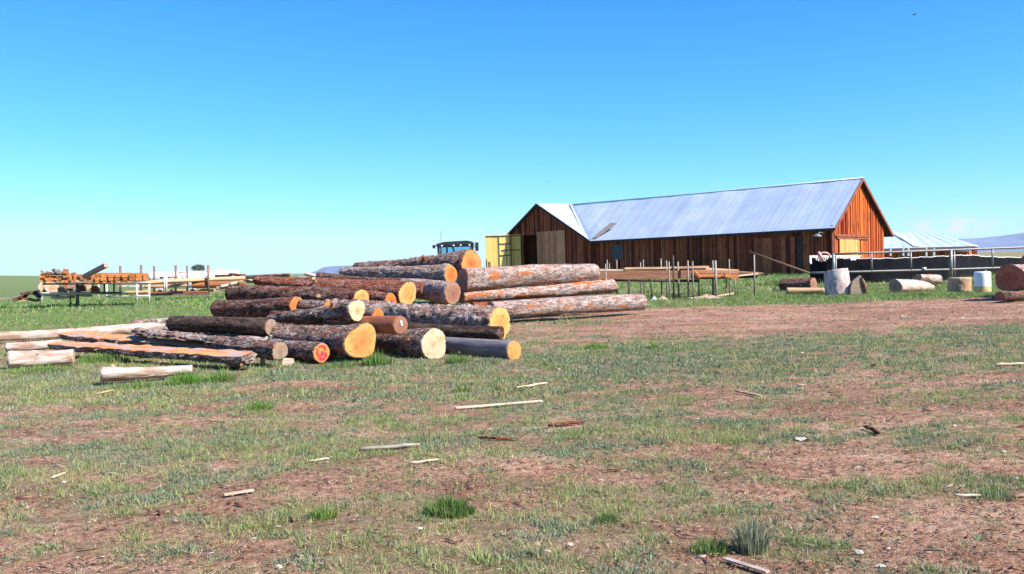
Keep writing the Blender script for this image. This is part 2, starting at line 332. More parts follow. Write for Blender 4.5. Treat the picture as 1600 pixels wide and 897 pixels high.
# galvanised roof sheets
m, nt, b = newmat('roof_metal'); at = nt.nodes.new('ShaderNodeAttribute'); at.attribute_name = 'tint'
n = noise(nt, coords(nt, (0.5, 0.5, 0.5), rnd=False), 1.3, 5, 0.6)
v = mth(nt, 'ADD', mth(nt, 'MULTIPLY', at.outputs['Fac'], 0.22), mth(nt, 'MULTIPLY', n, 0.8))
col = ramp(nt, v, [(0.25, (0.36, 0.43, 0.51)), (0.5, (0.43, 0.50, 0.56)), (0.75, (0.55, 0.60, 0.64))])
nt.links.new(col, b.inputs['Base Color']); b.inputs['Metallic'].default_value = 0.25; b.inputs['Roughness'].default_value = 0.42
bumpn(nt, b, n, 0.15, 0.03)

# ground
m, nt, b = newmat('soil'); c = coords(nt, rnd=False); at = nt.nodes.new('ShaderNodeAttribute'); at.attribute_name = 'cover'
n1 = noise(nt, c, 0.9, 6, 0.65); n2 = noise(nt, c, 14, 6, 0.7); n3 = noise(nt, c, 60, 4, 0.7)
col = ramp(nt, n1, [(0.30, (0.26, 0.112, 0.072)), (0.5, (0.43, 0.232, 0.155)), (0.7, (0.60, 0.40, 0.285))])
col = mix(nt, fac(nt, n2, 0.40, 0.62), col, mix(nt, 1.0, col, (0.48, 0.38, 0.34), 'MULTIPLY'))
col = mix(nt, fac(nt, n3, 0.56, 0.70), col, (0.44, 0.29, 0.20))
fl = voro(nt, coords(nt, (9, 30, 1), rnd=False), 1.0)
rutn = noise(nt, coords(nt, (0.5, 3.2, 1), rnd=False), 1.0, 5, 0.7)
col = mix(nt, mth(nt, 'MULTIPLY', fac(nt, rutn, 0.48, 0.66), 0.6), col, (0.13, 0.052, 0.032))
col = mix(nt, mth(nt, 'MULTIPLY', fac(nt, noise(nt, coords(nt, (.22, .6, 1), rnd=False), 1.0, 5, .65), .46, .60), .62), col, mix(nt, 1.0, col, (.55, .42, .38), 'MULTIPLY'))
flm = mth(nt, 'MULTIPLY', fac(nt, fl, 0.16, 0.06), fac(nt, noise(nt, c, 3.2, 3), 0.45, 0.6))
col = mix(nt, flm, col, (0.44, 0.32, 0.24))
straw = noise(nt, coords(nt, (20, 60, 1), rnd=False), 1.0, 3, 0.7, 1.2)
col = mix(nt, mth(nt, 'MULTIPLY', fac(nt, straw, 0.50, 0.66), 0.8), col, (0.50, 0.37, 0.24))
gcol = ramp(nt, noise(nt, c, 0.30, 5, 0.7), [(0.32, (0.12, 0.125, 0.065)), (0.5, (0.155, 0.18, 0.075)), (0.66, (0.26, 0.225, 0.13))])
geo0 = nt.nodes.new('ShaderNodeNewGeometry'); sp0 = nt.nodes.new('ShaderNodeSeparateXYZ'); nt.links.new(geo0.outputs['Position'], sp0.inputs[0])
gcol = mix(nt, mth(nt, 'MULTIPLY', fac(nt, sp0.outputs['Y'], 24, 34), 0.6), gcol, (0.11, 0.19, 0.055))
gcol = mix(nt, fac(nt, n2, 0.42, 0.6), gcol, mix(nt, 1.0, gcol, (0.6, 0.62, 0.6), 'MULTIPLY'))
geo = nt.nodes.new('ShaderNodeNewGeometry'); sp = nt.nodes.new('ShaderNodeSeparateXYZ'); nt.links.new(geo.outputs['Position'], sp.inputs[0])
farf = fac(nt, sp.outputs['Y'], 20, 60)
gm = mth(nt, 'MULTIPLY', fac(nt, mth(nt, 'ADD', at.outputs['Fac'], mth(nt, 'MULTIPLY', mth(nt, 'SUBTRACT', n2, 0.5), 0.9)), 0.35, 0.75), mth(nt, 'ADD', mth(nt, 'MULTIPLY', farf, 0.5), 0.45))
col = mix(nt, fac(nt, noise(nt, c, 5.5, 4, .7), .62, .75), col, (0.50, 0.32, 0.235))
col = mix(nt, gm, col, gcol)
nt.links.new(col, b.inputs['Base Color']); b.inputs['Roughness'].default_value = 1.0; b.inputs['Specular IOR Level'].default_value = 0.1
bumpn(nt, b, mth(nt, 'ADD', n2, mth(nt, 'MULTIPLY', n3, 0.5)), 1.0, 0.06)

m, nt, b = newmat('blade'); at = nt.nodes.new('ShaderNodeAttribute'); at.attribute_name = 'col'
nt.links.new(at.outputs['Color'], b.inputs['Base Color']); b.inputs['Roughness'].default_value = 0.6; b.inputs['Specular IOR Level'].default_value = 0.25
tr = nt.nodes.new('ShaderNodeBsdfTranslucent'); nt.links.new(at.outputs['Color'], tr.inputs['Color'])
mx = nt.nodes.new('ShaderNodeMixShader'); mx.inputs[0].default_value = 0.35
nt.links.new(b.outputs[0], mx.inputs[1]); nt.links.new(tr.outputs[0], mx.inputs[2]); nt.links.new(mx.outputs[0], nt.nodes['Material Output'].inputs['Surface'])

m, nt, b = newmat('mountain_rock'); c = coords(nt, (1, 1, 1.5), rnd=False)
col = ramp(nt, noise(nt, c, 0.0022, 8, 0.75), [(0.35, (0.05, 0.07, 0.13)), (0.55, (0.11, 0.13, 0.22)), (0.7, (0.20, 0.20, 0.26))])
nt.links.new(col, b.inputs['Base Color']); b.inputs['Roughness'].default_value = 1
m, nt, b = newmat('glass')
tp = nt.nodes.new('ShaderNodeBsdfTransparent'); tp.inputs['Color'].default_value = (0.62, 0.85, 0.95, 1)
gl = nt.nodes.new('ShaderNodeBsdfGlossy'); gl.inputs['Roughness'].default_value = 0.05
mx = nt.nodes.new('ShaderNodeMixShader'); mx.inputs[0].default_value = 0.12
nt.links.new(tp.outputs[0], mx.inputs[1]); nt.links.new(gl.outputs[0], mx.inputs[2]); nt.links.new(mx.outputs[0], nt.nodes['Material Output'].inputs['Surface'])

# ------------------------------------------------------------------ builders
def tag(o, label, cat, group=None, kind=None):
    if label: o['label'] = label
    if cat: o['category'] = cat
    if group: o['group'] = group
    if kind: o['kind'] = kind
    return o
def empty(name, loc, label, cat, group=None):
    o = bpy.data.objects.new(name, None); COL.objects.link(o); o.location = loc; o.empty_display_size = 0.3
    tag(o, label, cat, group); return o
def link(name, me, mat, parent=None):
    o = bpy.data.objects.new(name, me); COL.objects.link(o)
    if mat: me.materials.append(MATS[mat])
    if parent is not None: o.parent = parent
    return o
def np_mesh(name, V, Fc, nper, smooth=False):
    """V (n,3), Fc flat vertex indices, nper verts per face"""
    me = bpy.data.meshes.new(name); nf = len(Fc)//nper
    me.vertices.add(len(V)); me.vertices.foreach_set('co', np.asarray(V, np.float32).ravel())
    me.loops.add(len(Fc)); me.loops.foreach_set('vertex_index', np.asarray(Fc, np.int32))
    me.polygons.add(nf); me.polygons.foreach_set('loop_start', np.arange(0, nf*nper, nper, dtype=np.int32))
    if smooth: me.polygons.foreach_set('use_smooth', np.ones(nf, bool))
    me.update(); return me

class MB:
    """collects shapes in world space, builds one mesh relative to its parent"""
    def __init__(s): s.v = []; s.f = []; s.t = []; s.sm = []
    def quadbox(s, c, ax, ay, az, t=0.5):          # centre and three half axes
        c = Vector(c); n = len(s.v)
        for i in (-1, 1):
            for j in (-1, 1):
                for k in (-1, 1): s.v.append(c + Vector(ax)*i + Vector(ay)*j + Vector(az)*k); s.t.append(t)
        for f in ((0,1,3,2), (4,6,7,5), (0,4,5,1), (2,3,7,6), (0,2,6,4), (1,5,7,3)): s.f.append([n+i for i in f]); s.sm.append(False)
        return s
    def box(s, lo, hi, t=0.5):
        lo = Vector(lo); hi = Vector(hi); c = (lo+hi)/2; h = (hi-lo)/2
        return s.quadbox(c, (h.x,0,0), (0,h.y,0), (0,0,h.z), t)
    def beam(s, a, b, w, h, t=0.5, up=(0,0,1)):      # rectangular bar from a to b
        a = Vector(a); b = Vector(b); d = (b-a); L = d.length; d.normalize(); up = Vector(up)
        if abs(d.dot(up)) > 0.98: up = Vector((1,0,0))
        sd = d.cross(up).normalized(); u = sd.cross(d)
        return s.quadbox((a+b)/2, d*L/2, sd*w/2, u*h/2, t)
    def tube(s, pts, r, n=8, t=0.5, caps=True):
        pts = [Vector(p) for p in pts]; rs = r if isinstance(r, (list, tuple)) else [r]*len(pts); base = len(s.v)
        pu = None
        for i, p in enumerate(pts):
            d = (pts[min(i+1, len(pts)-1)] - pts[max(i-1, 0)]).normalized()
            if pu is None: pu = Vector((0,0,1)) if abs(d.z) < 0.9 else Vector((1,0,0))
            sd = d.cross(pu).normalized(); u = sd.cross(d).normalized(); pu = u
            for k in range(n):
                a = 2*math.pi*k/n; s.v.append(p + (sd*math.cos(a) + u*math.sin(a))*rs[i]); s.t.append(t)
        for i in range(len(pts)-1):
            for k in range(n):
                a = base+i*n+k; b = base+i*n+(k+1)%n; s.f.append([a, b, b+n, a+n]); s.sm.append(True)
        if caps:
            s.f.append([base+k for k in range(n)][::-1]); s.sm.append(False)
            q = base+(len(pts)-1)*n; s.f.append([q+k for k in range(n)]); s.sm.append(False)
        return s
    def poly(s, pts, t=0.5, thick=None):
        """planar polygon extruded by vector thick"""
        n = len(s.v); m = len(pts)
        for p in pts: s.v.append(Vector(p)); s.t.append(t)
        s.f.append(list(range(n, n+m))); s.sm.append(False)
        if thick is not None:
            for p in pts: s.v.append(Vector(p)+Vector(thick)); s.t.append(t)
            s.f.append(list(range(n+m, n+2*m))[::-1]); s.sm.append(False)
            for i in range(m): j = (i+1) % m; s.f.append([n+i, n+m+i, n+m+j, n+j]); s.sm.append(False)
        return s
    def build(s, name, mat, parent=None, origin=None):
        o = Vector(origin) if origin is not None else (parent.matrix_world_loc if False else Vector((0,0,0)))
        if parent is not None:
            o = Vector(parent.location)
            q = parent.parent
            while q is not None: o = o + Vector(q.location); q = q.parent
        elif origin is None:
            xs = np.array([tuple(v) for v in s.v]); o = Vector((float(xs[:,0].mean()), float(xs[:,1].mean()), float(xs[:,2].min())))
        me = bpy.data.meshes.new(name); me.from_pydata([tuple(v-o) for v in s.v], [], s.f)
        me.polygons.foreach_set('use_smooth', s.sm)
        a = me.attributes.new('tint', 'FLOAT', 'POINT'); a.data.foreach_set('value', s.t)
        me.update(); ob = link(name, me, mat, parent)
        if parent is None: ob.location = o
        return ob

# ------------------------------------------------------------------ ground sheet
def build_ground():
    ang = np.concatenate([np.linspace(-150, -42, 40, endpoint=False), np.linspace(-42, 42, 620, endpoint=False), np.linspace(42, 210, 60, endpoint=False)])
    ang = np.radians(ang); na = len(ang)
    rad = np.concatenate([[0.4, 1, 1.8, 2.6, 3.2], np.geomspace(3.6, 42, 520), np.geomspace(43, 9000, 130)]); nr = len(rad)
    A, Rr = np.meshgrid(ang, rad); X = Rr*np.sin(A); Y = Rr*np.cos(A)
    Z = gz(X, Y) + gmicro(X, Y)
    V = np.stack([X, Y, Z], -1).reshape(-1, 3)
    i = np.arange(nr-1)[:, None]*na; j = np.arange(na)[None, :]; j2 = (j+1) % na
    Fq = np.stack([i+j, i+j2, i+na+j2, i+na+j], -1).reshape(-1, 4)[:, ::-1].ravel()
    me = np_mesh('ground', V, Fq, 4, True)
    cv = cover(X, Y).ravel(); a = me.attributes.new('cover', 'FLOAT', 'POINT'); a.data.foreach_set('value', cv.astype(np.float32))
    # close the little hole under the camera
    o = link('ground', me, 'soil'); o['kind'] = 'structure'; return o
build_ground()

# ------------------------------------------------------------------ mountains
def ridge(name, pts, Y, depth, label=None, base=-40, seed=0):
    """pts: list of photo (x, y) skyline points at distance Y"""
    xs = np.linspace(pts[0][0], pts[-1][0], 160); ys = np.interp(xs, [p[0] for p in pts], [p[1] for p in pts])
    top = np.array([tuple(P(x, y, Y)) for x, y in zip(xs, ys)])
    rows = 26; V = []
    for r in range(rows):
        f = r/(rows-1)                              # 0 crest .. 1 foot, towards the viewer
        h = (1-f)**1.25
        yy = Y - depth*f
        x = top[:, 0]*(yy/Y)
        gul = (fbm(x/(depth*.10), np.full_like(x, yy/(depth*.35)), 5+seed, 4)-0.5)
        z = base + (top[:, 2]-base)*h*(1 + 0.9*gul*math.sin(math.pi*min(1, f*1.02))) 
        V.append(np.stack([x, np.full_like(x, yy)+gul*depth*.05, z], -1))
    back = V[0].copy(); back[:, 1] += depth*.6; back[:, 2] = base; V.insert(0, back)
    V = np.array(V); nr, nc = V.shape[:2]
    i = np.arange(nr-1)[:, None]*nc; j = np.arange(nc-1)[None, :]
    Fq = np.stack([i+j, i+nc+j, i+nc+j+1, i+j+1], -1).reshape(-1, 4)[:, ::-1].ravel()
    o = link(name, np_mesh(name, V.reshape(-1, 3), Fq, 4, True), 'mountain_rock'); o['kind'] = 'structure'; return o
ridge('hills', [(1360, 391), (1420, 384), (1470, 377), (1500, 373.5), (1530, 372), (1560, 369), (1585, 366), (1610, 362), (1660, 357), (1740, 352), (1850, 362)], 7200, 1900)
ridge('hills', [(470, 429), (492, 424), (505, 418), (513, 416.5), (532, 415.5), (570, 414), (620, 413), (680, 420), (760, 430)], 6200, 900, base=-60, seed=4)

# pale air over the plain
def haze():
    m_ = bpy.data.materials.new('haze'); m_.use_nodes = True; nt = m_.node_tree; nt.nodes.clear()
    v = nt.nodes.new('ShaderNodeVolumePrincipled'); v.inputs['Color'].default_value = (0.62, 0.76, 1.0, 1); v.inputs['Density'].default_value = HAZE; v.inputs['Anisotropy'].default_value = 0.0
    o_ = nt.nodes.new('ShaderNodeOutputMaterial'); nt.links.new(v.outputs[0], o_.inputs['Volume'])
    bm = [(x, y, z) for x in (-9500, 9500) for y in (-9500, 9500) for z in (-80, 420)]
    me = bpy.data.meshes.new('haze'); me.from_pydata(bm, [], [(0,1,3,2), (4,6,7,5), (0,4,5,1), (2,3,7,6), (0,2,6,4), (1,5,7,3)]); me.update()
    o = bpy.data.objects.new('haze', me); COL.objects.link(o); me.materials.append(m_); o['kind'] = 'stuff'; o['label'] = 'thin blue haze over the distant plain'
HAZE = 0.000045
haze()

# ------------------------------------------------------------------ logs
PILE = 'cut logs in the heap'
def log3(name, label, a, b, ra, rb, mat, ea=None, eb=None, cat='log', group=None, flare=0.0, bow=0.0, rough=0.05, oval=0.06, seed=None, lump=None, stubs=(), facemark=None, cutskew=0.0, nr=44, shear=0.0):
    """a: end nearer the viewer, b: other end. Local X runs from b to a."""
    a = Vector(a); b = Vector(b); L = (a-b).length; mid = (a+b)/2
    seed = seed if seed is not None else random.randint(1, 9999)
    root = empty(name, mid, label, cat, group); root.rotation_mode = 'QUATERNION'
    root.rotation_quaternion = (a-b).to_track_quat('X', 'Z')
    nx = max(8, min(110, int(L/0.05)))
    t = np.linspace(0, 1, nx+1); th = np.linspace(0, 2*np.pi, nr, endpoint=False)
    T, TH = np.meshgrid(t, th, indexing='ij')
    rad = rb + (ra-rb)*T + flare*ra*ss(0.72, 1.0, T)**1.5
    per = 1 + oval*np.cos(2*TH + seed) + oval*0.6*np.cos(3*TH + seed*1.7) + flare*0.30*ss(.75, 1, T)*np.cos(3*TH+seed*.3)
    X = (T-0.5)*L
    cx, cy = np.cos(TH), np.sin(TH)
    n1 = vn3(X*1.3, cx*1.3+9, cy*1.3, seed)-0.5
    n2 = vn3(X*9, cx*6, cy*6, seed+3)-0.5
    n3 = vn3(X*16, cx*13, cy*13, seed+5)-0.5
    rad = rad*per*(1 + 0.17*n1*min(1, rough/0.04)) + rough*ra*(1.5*n2 + 1.3*n3)
    bw_ = (vn2(np.array([seed*1.7]), np.array([3.1]), 2)[0]-.5)*0.18*min(L, 6)/6*min(1, rough/.04); by_ = (vn2(np.array([seed*2.3]), np.array([8.1]), 4)[0]-.5)*0.34*min(L, 6)/6
    wob = (bow+bw_)*np.sin(np.pi*T)
    wy = 0.07*ra*np.sin(X*1.7+seed) + by_*np.sin(np.pi*T) 
    Yc = rad*cx + wy; Zc = rad*cy + wob
    if lump:
        for (lt, la, lh, lw) in lump:      # swellings: place along, angle, height, width
            g = np.exp(-((T-lt)/(lw))**2 - (np.angle(np.exp(1j*(TH-la)))/0.7)**2); Yc += g*lh*cx; Zc += g*lh*cy
    Xs = X + cutskew*ra*cx*(T > 0.985) 
    V = np.stack([Xs, Yc, Zc], -1).reshape(-1, 3)
    i = np.arange(nx)[:, None]*nr; j = np.arange(nr)[None, :]; j2 = (j+1) % nr
    Fq = np.stack([i+j, i+j2, i+nr+j2, i+nr+j], -1).reshape(-1, 4)[:, ::-1]
    # caps (triangle fans as degenerate quads are avoided: use ngons through from_pydata)
    me = bpy.data.meshes.new('trunk')
    faces = [list(map(int, f)) for f in Fq] + [[k for k in range(nr)], [nx*nr+k for k in range(nr)][::-1]]
    me.from_pydata([tuple(v) for v in V], [], faces); sm = [True]*len(Fq) + [False, False]
    me.polygons.foreach_set('use_smooth', sm); me.update()
    # outward normals
    tr_ = link('trunk', me, mat, root)
    def disc(ring, xo, mt, sgn, k=0.955):
        c = ring.mean(0); rings = []; 
        for q in (k, 0.66*k, 0.33*k):
            rr = c + (ring-c)*q; rr[:, 0] += xo + sgn*0.004*(1 if q < k else 0); rings.append(rr)
        Vd = np.concatenate(rings + [np.array([c + [xo + sgn*0.004, 0, 0]])]); fs = []
        for a_ in range(2):
            for k_ in range(nr): k2 = (k_+1) % nr; f = [a_*nr+k_, a_*nr+k2, (a_+1)*nr+k2, (a_+1)*nr+k_]; fs.append(f if sgn > 0 else f[::-1])
        for k_ in range(nr): k2 = (k_+1) % nr; f = [2*nr+k_, 2*nr+k2, 3*nr]; fs.append(f if sgn > 0 else f[::-1])
        # rim wall back to the trunk
        n0 = len(Vd); back = rings[0].copy(); back[:, 0] -= sgn*0.012; Vd = np.concatenate([Vd, back])
        for k_ in range(nr): k2 = (k_+1) % nr; f = [n0+k_, n0+k2, k2, k_]; fs.append(f if sgn > 0 else f[::-1])
        m2 = bpy.data.meshes.new('cut_end'); m2.from_pydata([tuple(v) for v in Vd], [], fs); m2.update()
        o = link('cut_end', m2, mt, root); return o
    V3 = V.reshape(nx+1, nr, 3)
    if ea:
        e = disc(V3[-1].copy(), 0.006, ea, 1)
        if facemark == 'red':
            mb = bpy.data.meshes.new('spray_mark'); vs_ = []; fs_ = []
            def stroke(pts, w):
                for (p, q) in zip(pts[:-1], pts[1:]):
                    p = Vector(p); q = Vector(q); d = (q-p).normalized(); n_ = Vector((-d.y, d.x))*w/2; e2 = d*w*0.3; k = len(vs_)
                    for c_ in (p-n_-e2, q-n_+e2, q+n_+e2, p+n_-e2):
                        for xo in (0.008, 0.016): vs_.append((L/2+xo, c_.x, c_.y))
                    fs_.extend([[k,k+2,k+4,k+6],[k+1,k+7,k+5,k+3],[k,k+1,k+3,k+2],[k+2,k+3,k+5,k+4],[k+4,k+5,k+7,k+6],[k+6,k+7,k+1,k]])
            q = ra
            stroke([(-.30*q,.68*q),(.05*q,.72*q),(.32*q,.55*q),(.42*q,.30*q)], .24*q); stroke([(-.5*q,.45*q),(-.58*q,.1*q),(-.42*q,-.22*q),(-.05*q,-.22*q),(.02*q,.12*q)], .22*q)
            stroke([(.1*q,-.05*q),(.45*q,-.12*q),(.5*q,-.4*q),(.2*q,-.62*q),(-.2*q,-.66*q),(-.28*q,-.4*q)], .24*q)
            mb.from_pydata(vs_, [], fs_); mb.update(); link('spray_mark', mb, 'spray_red', e)
        if facemark == 'tag':
            mb = bpy.data.meshes.new('paper_tag'); q = ra; s2 = []
            for (u, v) in ((-.12*q,.5*q),(.07*q,.55*q),(.2*q,.0*q),(.0*q,-.06*q)):
                for xo in (0.008, 0.015): s2.append((L/2+xo, u, v))
            mb.from_pydata(s2, [], [[0,2,4,6],[1,7,5,3],[0,1,3,2],[2,3,5,4],[4,5,7,6],[6,7,1,0]]); mb.update(); link('paper_tag', mb, 'paint_white', e)
    if eb: disc(V3[0].copy(), -0.006, eb, -1)
    if L > 2.5 and mat.startswith('bark') and mat != 'bark_char':
        rk_ = random.Random(seed); stubs = tuple(stubs) + tuple((rk_.uniform(.15, .9), rk_.uniform(2.2, 4.4), ra*rk_.uniform(.08, .16), rk_.uniform(.0, .05), rk_.choice(['peeled_tan', 'peeled_orange', mat])) for _ in range(rk_.choice([1, 2, 2, 3])))
    for (st, sa, sr, sl_, sm_) in stubs:            # branch stubs: along, angle, radius, length, material
        r0 = (rb + (ra-rb)*st)*0.9; p0 = Vector(((st-0.5)*L, r0*math.cos(sa), r0*math.sin(sa))); d = Vector((0.5, math.cos(sa), math.sin(sa))).normalized()
        mbx = MB(); mbx.tube([p0-d*0.05, p0+d*(sl_+0.08)], [sr*1.25, sr], 12)
        me3 = bpy.data.meshes.new('branch_stub'); me3.from_pydata([tuple(v) for v in mbx.v], [], mbx.f); me3.update(); link('branch_stub', me3, sm_, root)
    return root

def lg(label, n, Y, d, far, hd, dfar, mat, ea='end_fresh', eb='end_brown', name='log', **k):
    """near end centre n (photo), depth Y, diameter d px; far end (photo) reached along heading hd degrees left of straight ahead"""
    a = P(n[0], n[1], Y); dx, dy = -math.sin(R(hd)), math.cos(R(hd))
    r = ray(far[0], far[1]); kk = r.x/r.y
    t = (kk*a.y - a.x)/(dx - kk*dy); Yf = a.y + t*dy
    b = P(far[0], far[1], Yf)
    sc = F
    k.setdefault('group', PILE)
    return log3(name, label, a, b, d*Y/sc/2, dfar*Yf/sc/2, mat, ea, eb, **k)

# ---- heap, front row
lg('big log with flared yellow butt end, largest face in the front row', (565, 533), 15.6, 47, (380, 514), 50, 30, 'bark_grey', 'end_fresh', flare=0.30, oval=0.09, rough=0.05, seed=12)
lg('log with chalky white split butt end, front row right of the flared log', (677.5, 538.5), 15.6, 46, (520, 527), 36, 34, 'bark_grey', 'end_pale', flare=0.08, oval=0.05)
lg('smooth grey log with knot scars and pale end, rightmost in the front row', (804, 548), 15.2, 32, (655, 537), 45, 26, 'peeled_grey', 'end_yellow', rough=0.015, oval=0.03,
   stubs=((0.35, 3.6, 0.03, 0.01, 'peeled_white'), (0.52, 3.6, 0.03, 0.01, 'peeled_white'), (0.15, 3.5, 0.025, 0.01, 'peeled_white')))
lg('log whose orange end is sprayed with red paint', (502.5, 551.5), 15.4, 30, (395, 541), 42, 26, 'bark_grey', 'end_fresh', facemark='red', rough=0.03, oval=0.03)
lg('log pressed behind the red painted one, only its orange rim showing', (515, 547.5), 16.0, 29, (410, 537), 42, 25, 'bark_grey', 'end_orange', rough=0.04)
lg('knotty log with grey cut end, left of the red painted one', (436.5, 548.5), 15.0, 29, (330, 534), 50, 22, 'bark_grey', 'end_grey', rough=0.08,
   stubs=((0.72, 0.9, 0.035, 0.03, 'peeled_white'), (0.55, 3.9, 0.03, 0.03, 'peeled_tan'), (0.85, 1.5, 0.03, 0.04, 'wood_weathered')))
lg('blackened smooth log lying across the top of the bark slabs', (424, 511.5), 17.0, 27, (270, 506), 62, 25, 'bark_char', 'end_grey', rough=0.02, oval=0.02)
lg('thin dark charred log lying behind the smooth grey log', (783, 520.5), 17.5, 20, (640, 514), 55, 19, 'bark_char', 'bark_brown', rough=0.03)
lg('peeled orange-brown log with a white tag on its end, above the front row', (626.5, 508), 15.7, 28, (520, 505), 45, 24, 'peeled_orange', 'end_brown', facemark='tag', rough=0.012, oval=0.02)
lg('tapering twisted log with cream split end, lying on top of the flared log', (557, 485), 16.2, 29, (418, 498), 52, 10, 'bark_grey', 'end_pale', rough=0.09, oval=0.08, bow=-0.03, flare=0.15, lump=((0.95, 2.2, 0.05, 0.05), (0.35, 1.2, 0.04, 0.05), (0.2, 1.8, .03, .04)))
lg('log mostly buried beneath the twisted log, above the flared one', (548, 499), 17.6, 20, (425, 497), 52, 20, 'bark_brown', 'end_brown')
# ---- second row
lg('dark brown log with bright orange ringed end, left middle of the heap', (465, 478), 21, 31, (341, 483), 60, 28, 'bark_brown', 'end_orange', rough=0.07)
lg('long dark log with a sawn orange branch stub, above the orange ringed end', (565, 469), 22, 36, (362, 459), 60, 27, 'bark_brown', 'end_yellow', rough=0.08,
   stubs=((0.42, 3.75, 0.07, 0.03, 'peeled_orange'),))
lg('long red-barked log with large yellow end scored by a pale vertical streak', (638, 458), 24, 38, (401, 438), 55, 15, 'bark_red', 'end_yellow', rough=0.08)
lg('log with small knotty orange end, half hidden below the streaked yellow end', (611, 469.5), 23, 24, (520, 462), 50, 18, 'bark_red', 'end_orange')
lg('red-barked log with shaded brown end, right of the streaked yellow end', (664, 452), 25, 25, (480, 441), 68, 16, 'bark_red', 'end_brown')
lg('pale-topped log with brown end under the log that points left', (708, 457.5), 24.2, 33, (630, 450), 42, 28, 'bark_pale', 'end_brown')
lg('thick shaggy-barked log with wide pale yellow end, right middle of the heap', (781, 506), 19, 53, (518, 481), 52, 32, 'bark_shag', 'end_yellow', rough=0.12, oval=0.03,
   stubs=((0.60, 2.8, 0.04, 0.02, 'peeled_tan'),))
lg('short grey log wedged between the orange ringed end and the twisted log', (513, 480), 19.5, 20, (470, 478), 55, 18, 'bark_grey', 'end_orange')
lg('log with only a sliver of orange end showing behind the tagged log', (591, 493), 18, 23, (530, 490), 48, 20, 'bark_grey', 'end_orange')
# ---- top of the heap
lg('dark thin log lying on the red-barked logs near the top of the heap', (664, 443), 27, 17, (499, 433), 60, 16, 'bark_brown', 'end_brown', rough=0.08)
lg('shaggy grey log with orange end, directly beneath the topmost log', (705, 428.5), 27.5, 31, (536, 426), 55, 17, 'bark_shag', 'end_orange', rough=0.09)
lg('topmost log of the heap with big round orange end, in front of the tractor', (736, 411.5), 28, 43, (557, 420), 47, 19, 'bark_grey', 'end_orange', rough=0.08, oval=0.02)
# ---- the four pointing right
lg('upper of the pale logs pointing right towards the lumber rack', (722, 437), 25, 33, (929, 427), -55, 28, 'bark_pale', 'end_brown', rough=0.04, flare=0.05, facemark=None)
lg('middle pale log pointing right, with torn orange strips along its side', (721, 464), 25, 21, (957, 447), -58, 23, 'bark_torn', 'end_brown', rough=0.07)
lg('lowest and longest pale log pointing right, lying on the red soil', (767, 484), 24.5, 27, (1003, 472), -60, 26, 'bark_pale', 'end_grey', rough=0.03)
lg('mostly hidden log, its dark end left of the lowest pale log', (738, 485), 24.8, 26, (880, 478), -60, 24, 'bark_red', 'end_red')
# ---- peeled logs in the grass on the left
WL = 'peeled white logs in the grass'
lg('short thick white peeled log at the left edge, nearest of the edge pair', (14, 561.5), 15.9, 25, (115, 557), -74, 20, 'peeled_white', 'end_grey', 'end_pale', group=WL, rough=0.07)
lg('thin white peeled log behind the short thick one at the left edge', (10, 543), 19, 15, (97, 537), -74, 14, 'peeled_white', 'end_grey', 'end_pale', group=WL, rough=0.07)
lg('white peeled log with a knot, lying in front of the bark slabs', (158, 584.5), 13.3, 25, (300, 577), -70, 15, 'peeled_white', 'end_grey', 'end_pale', group=WL, rough=0.07, bow=-0.02,
   stubs=((0.86, 2.5, 0.03, 0.0, 'peeled_tan'),))
lg('very long pale log running behind the bark slabs', (-60, 528), 22.4, 13, (266, 508), -60, 14, 'peeled_white', 'end_grey', 'end_grey', group=WL, rough=0.03)
lg('rough grey-barked log continuing the long pale one beside the blackened log', (205, 508), 24.5, 17, (330, 503), -66, 14, 'bark_shag', 'end_grey', 'end_grey', group=WL, rough=0.08)

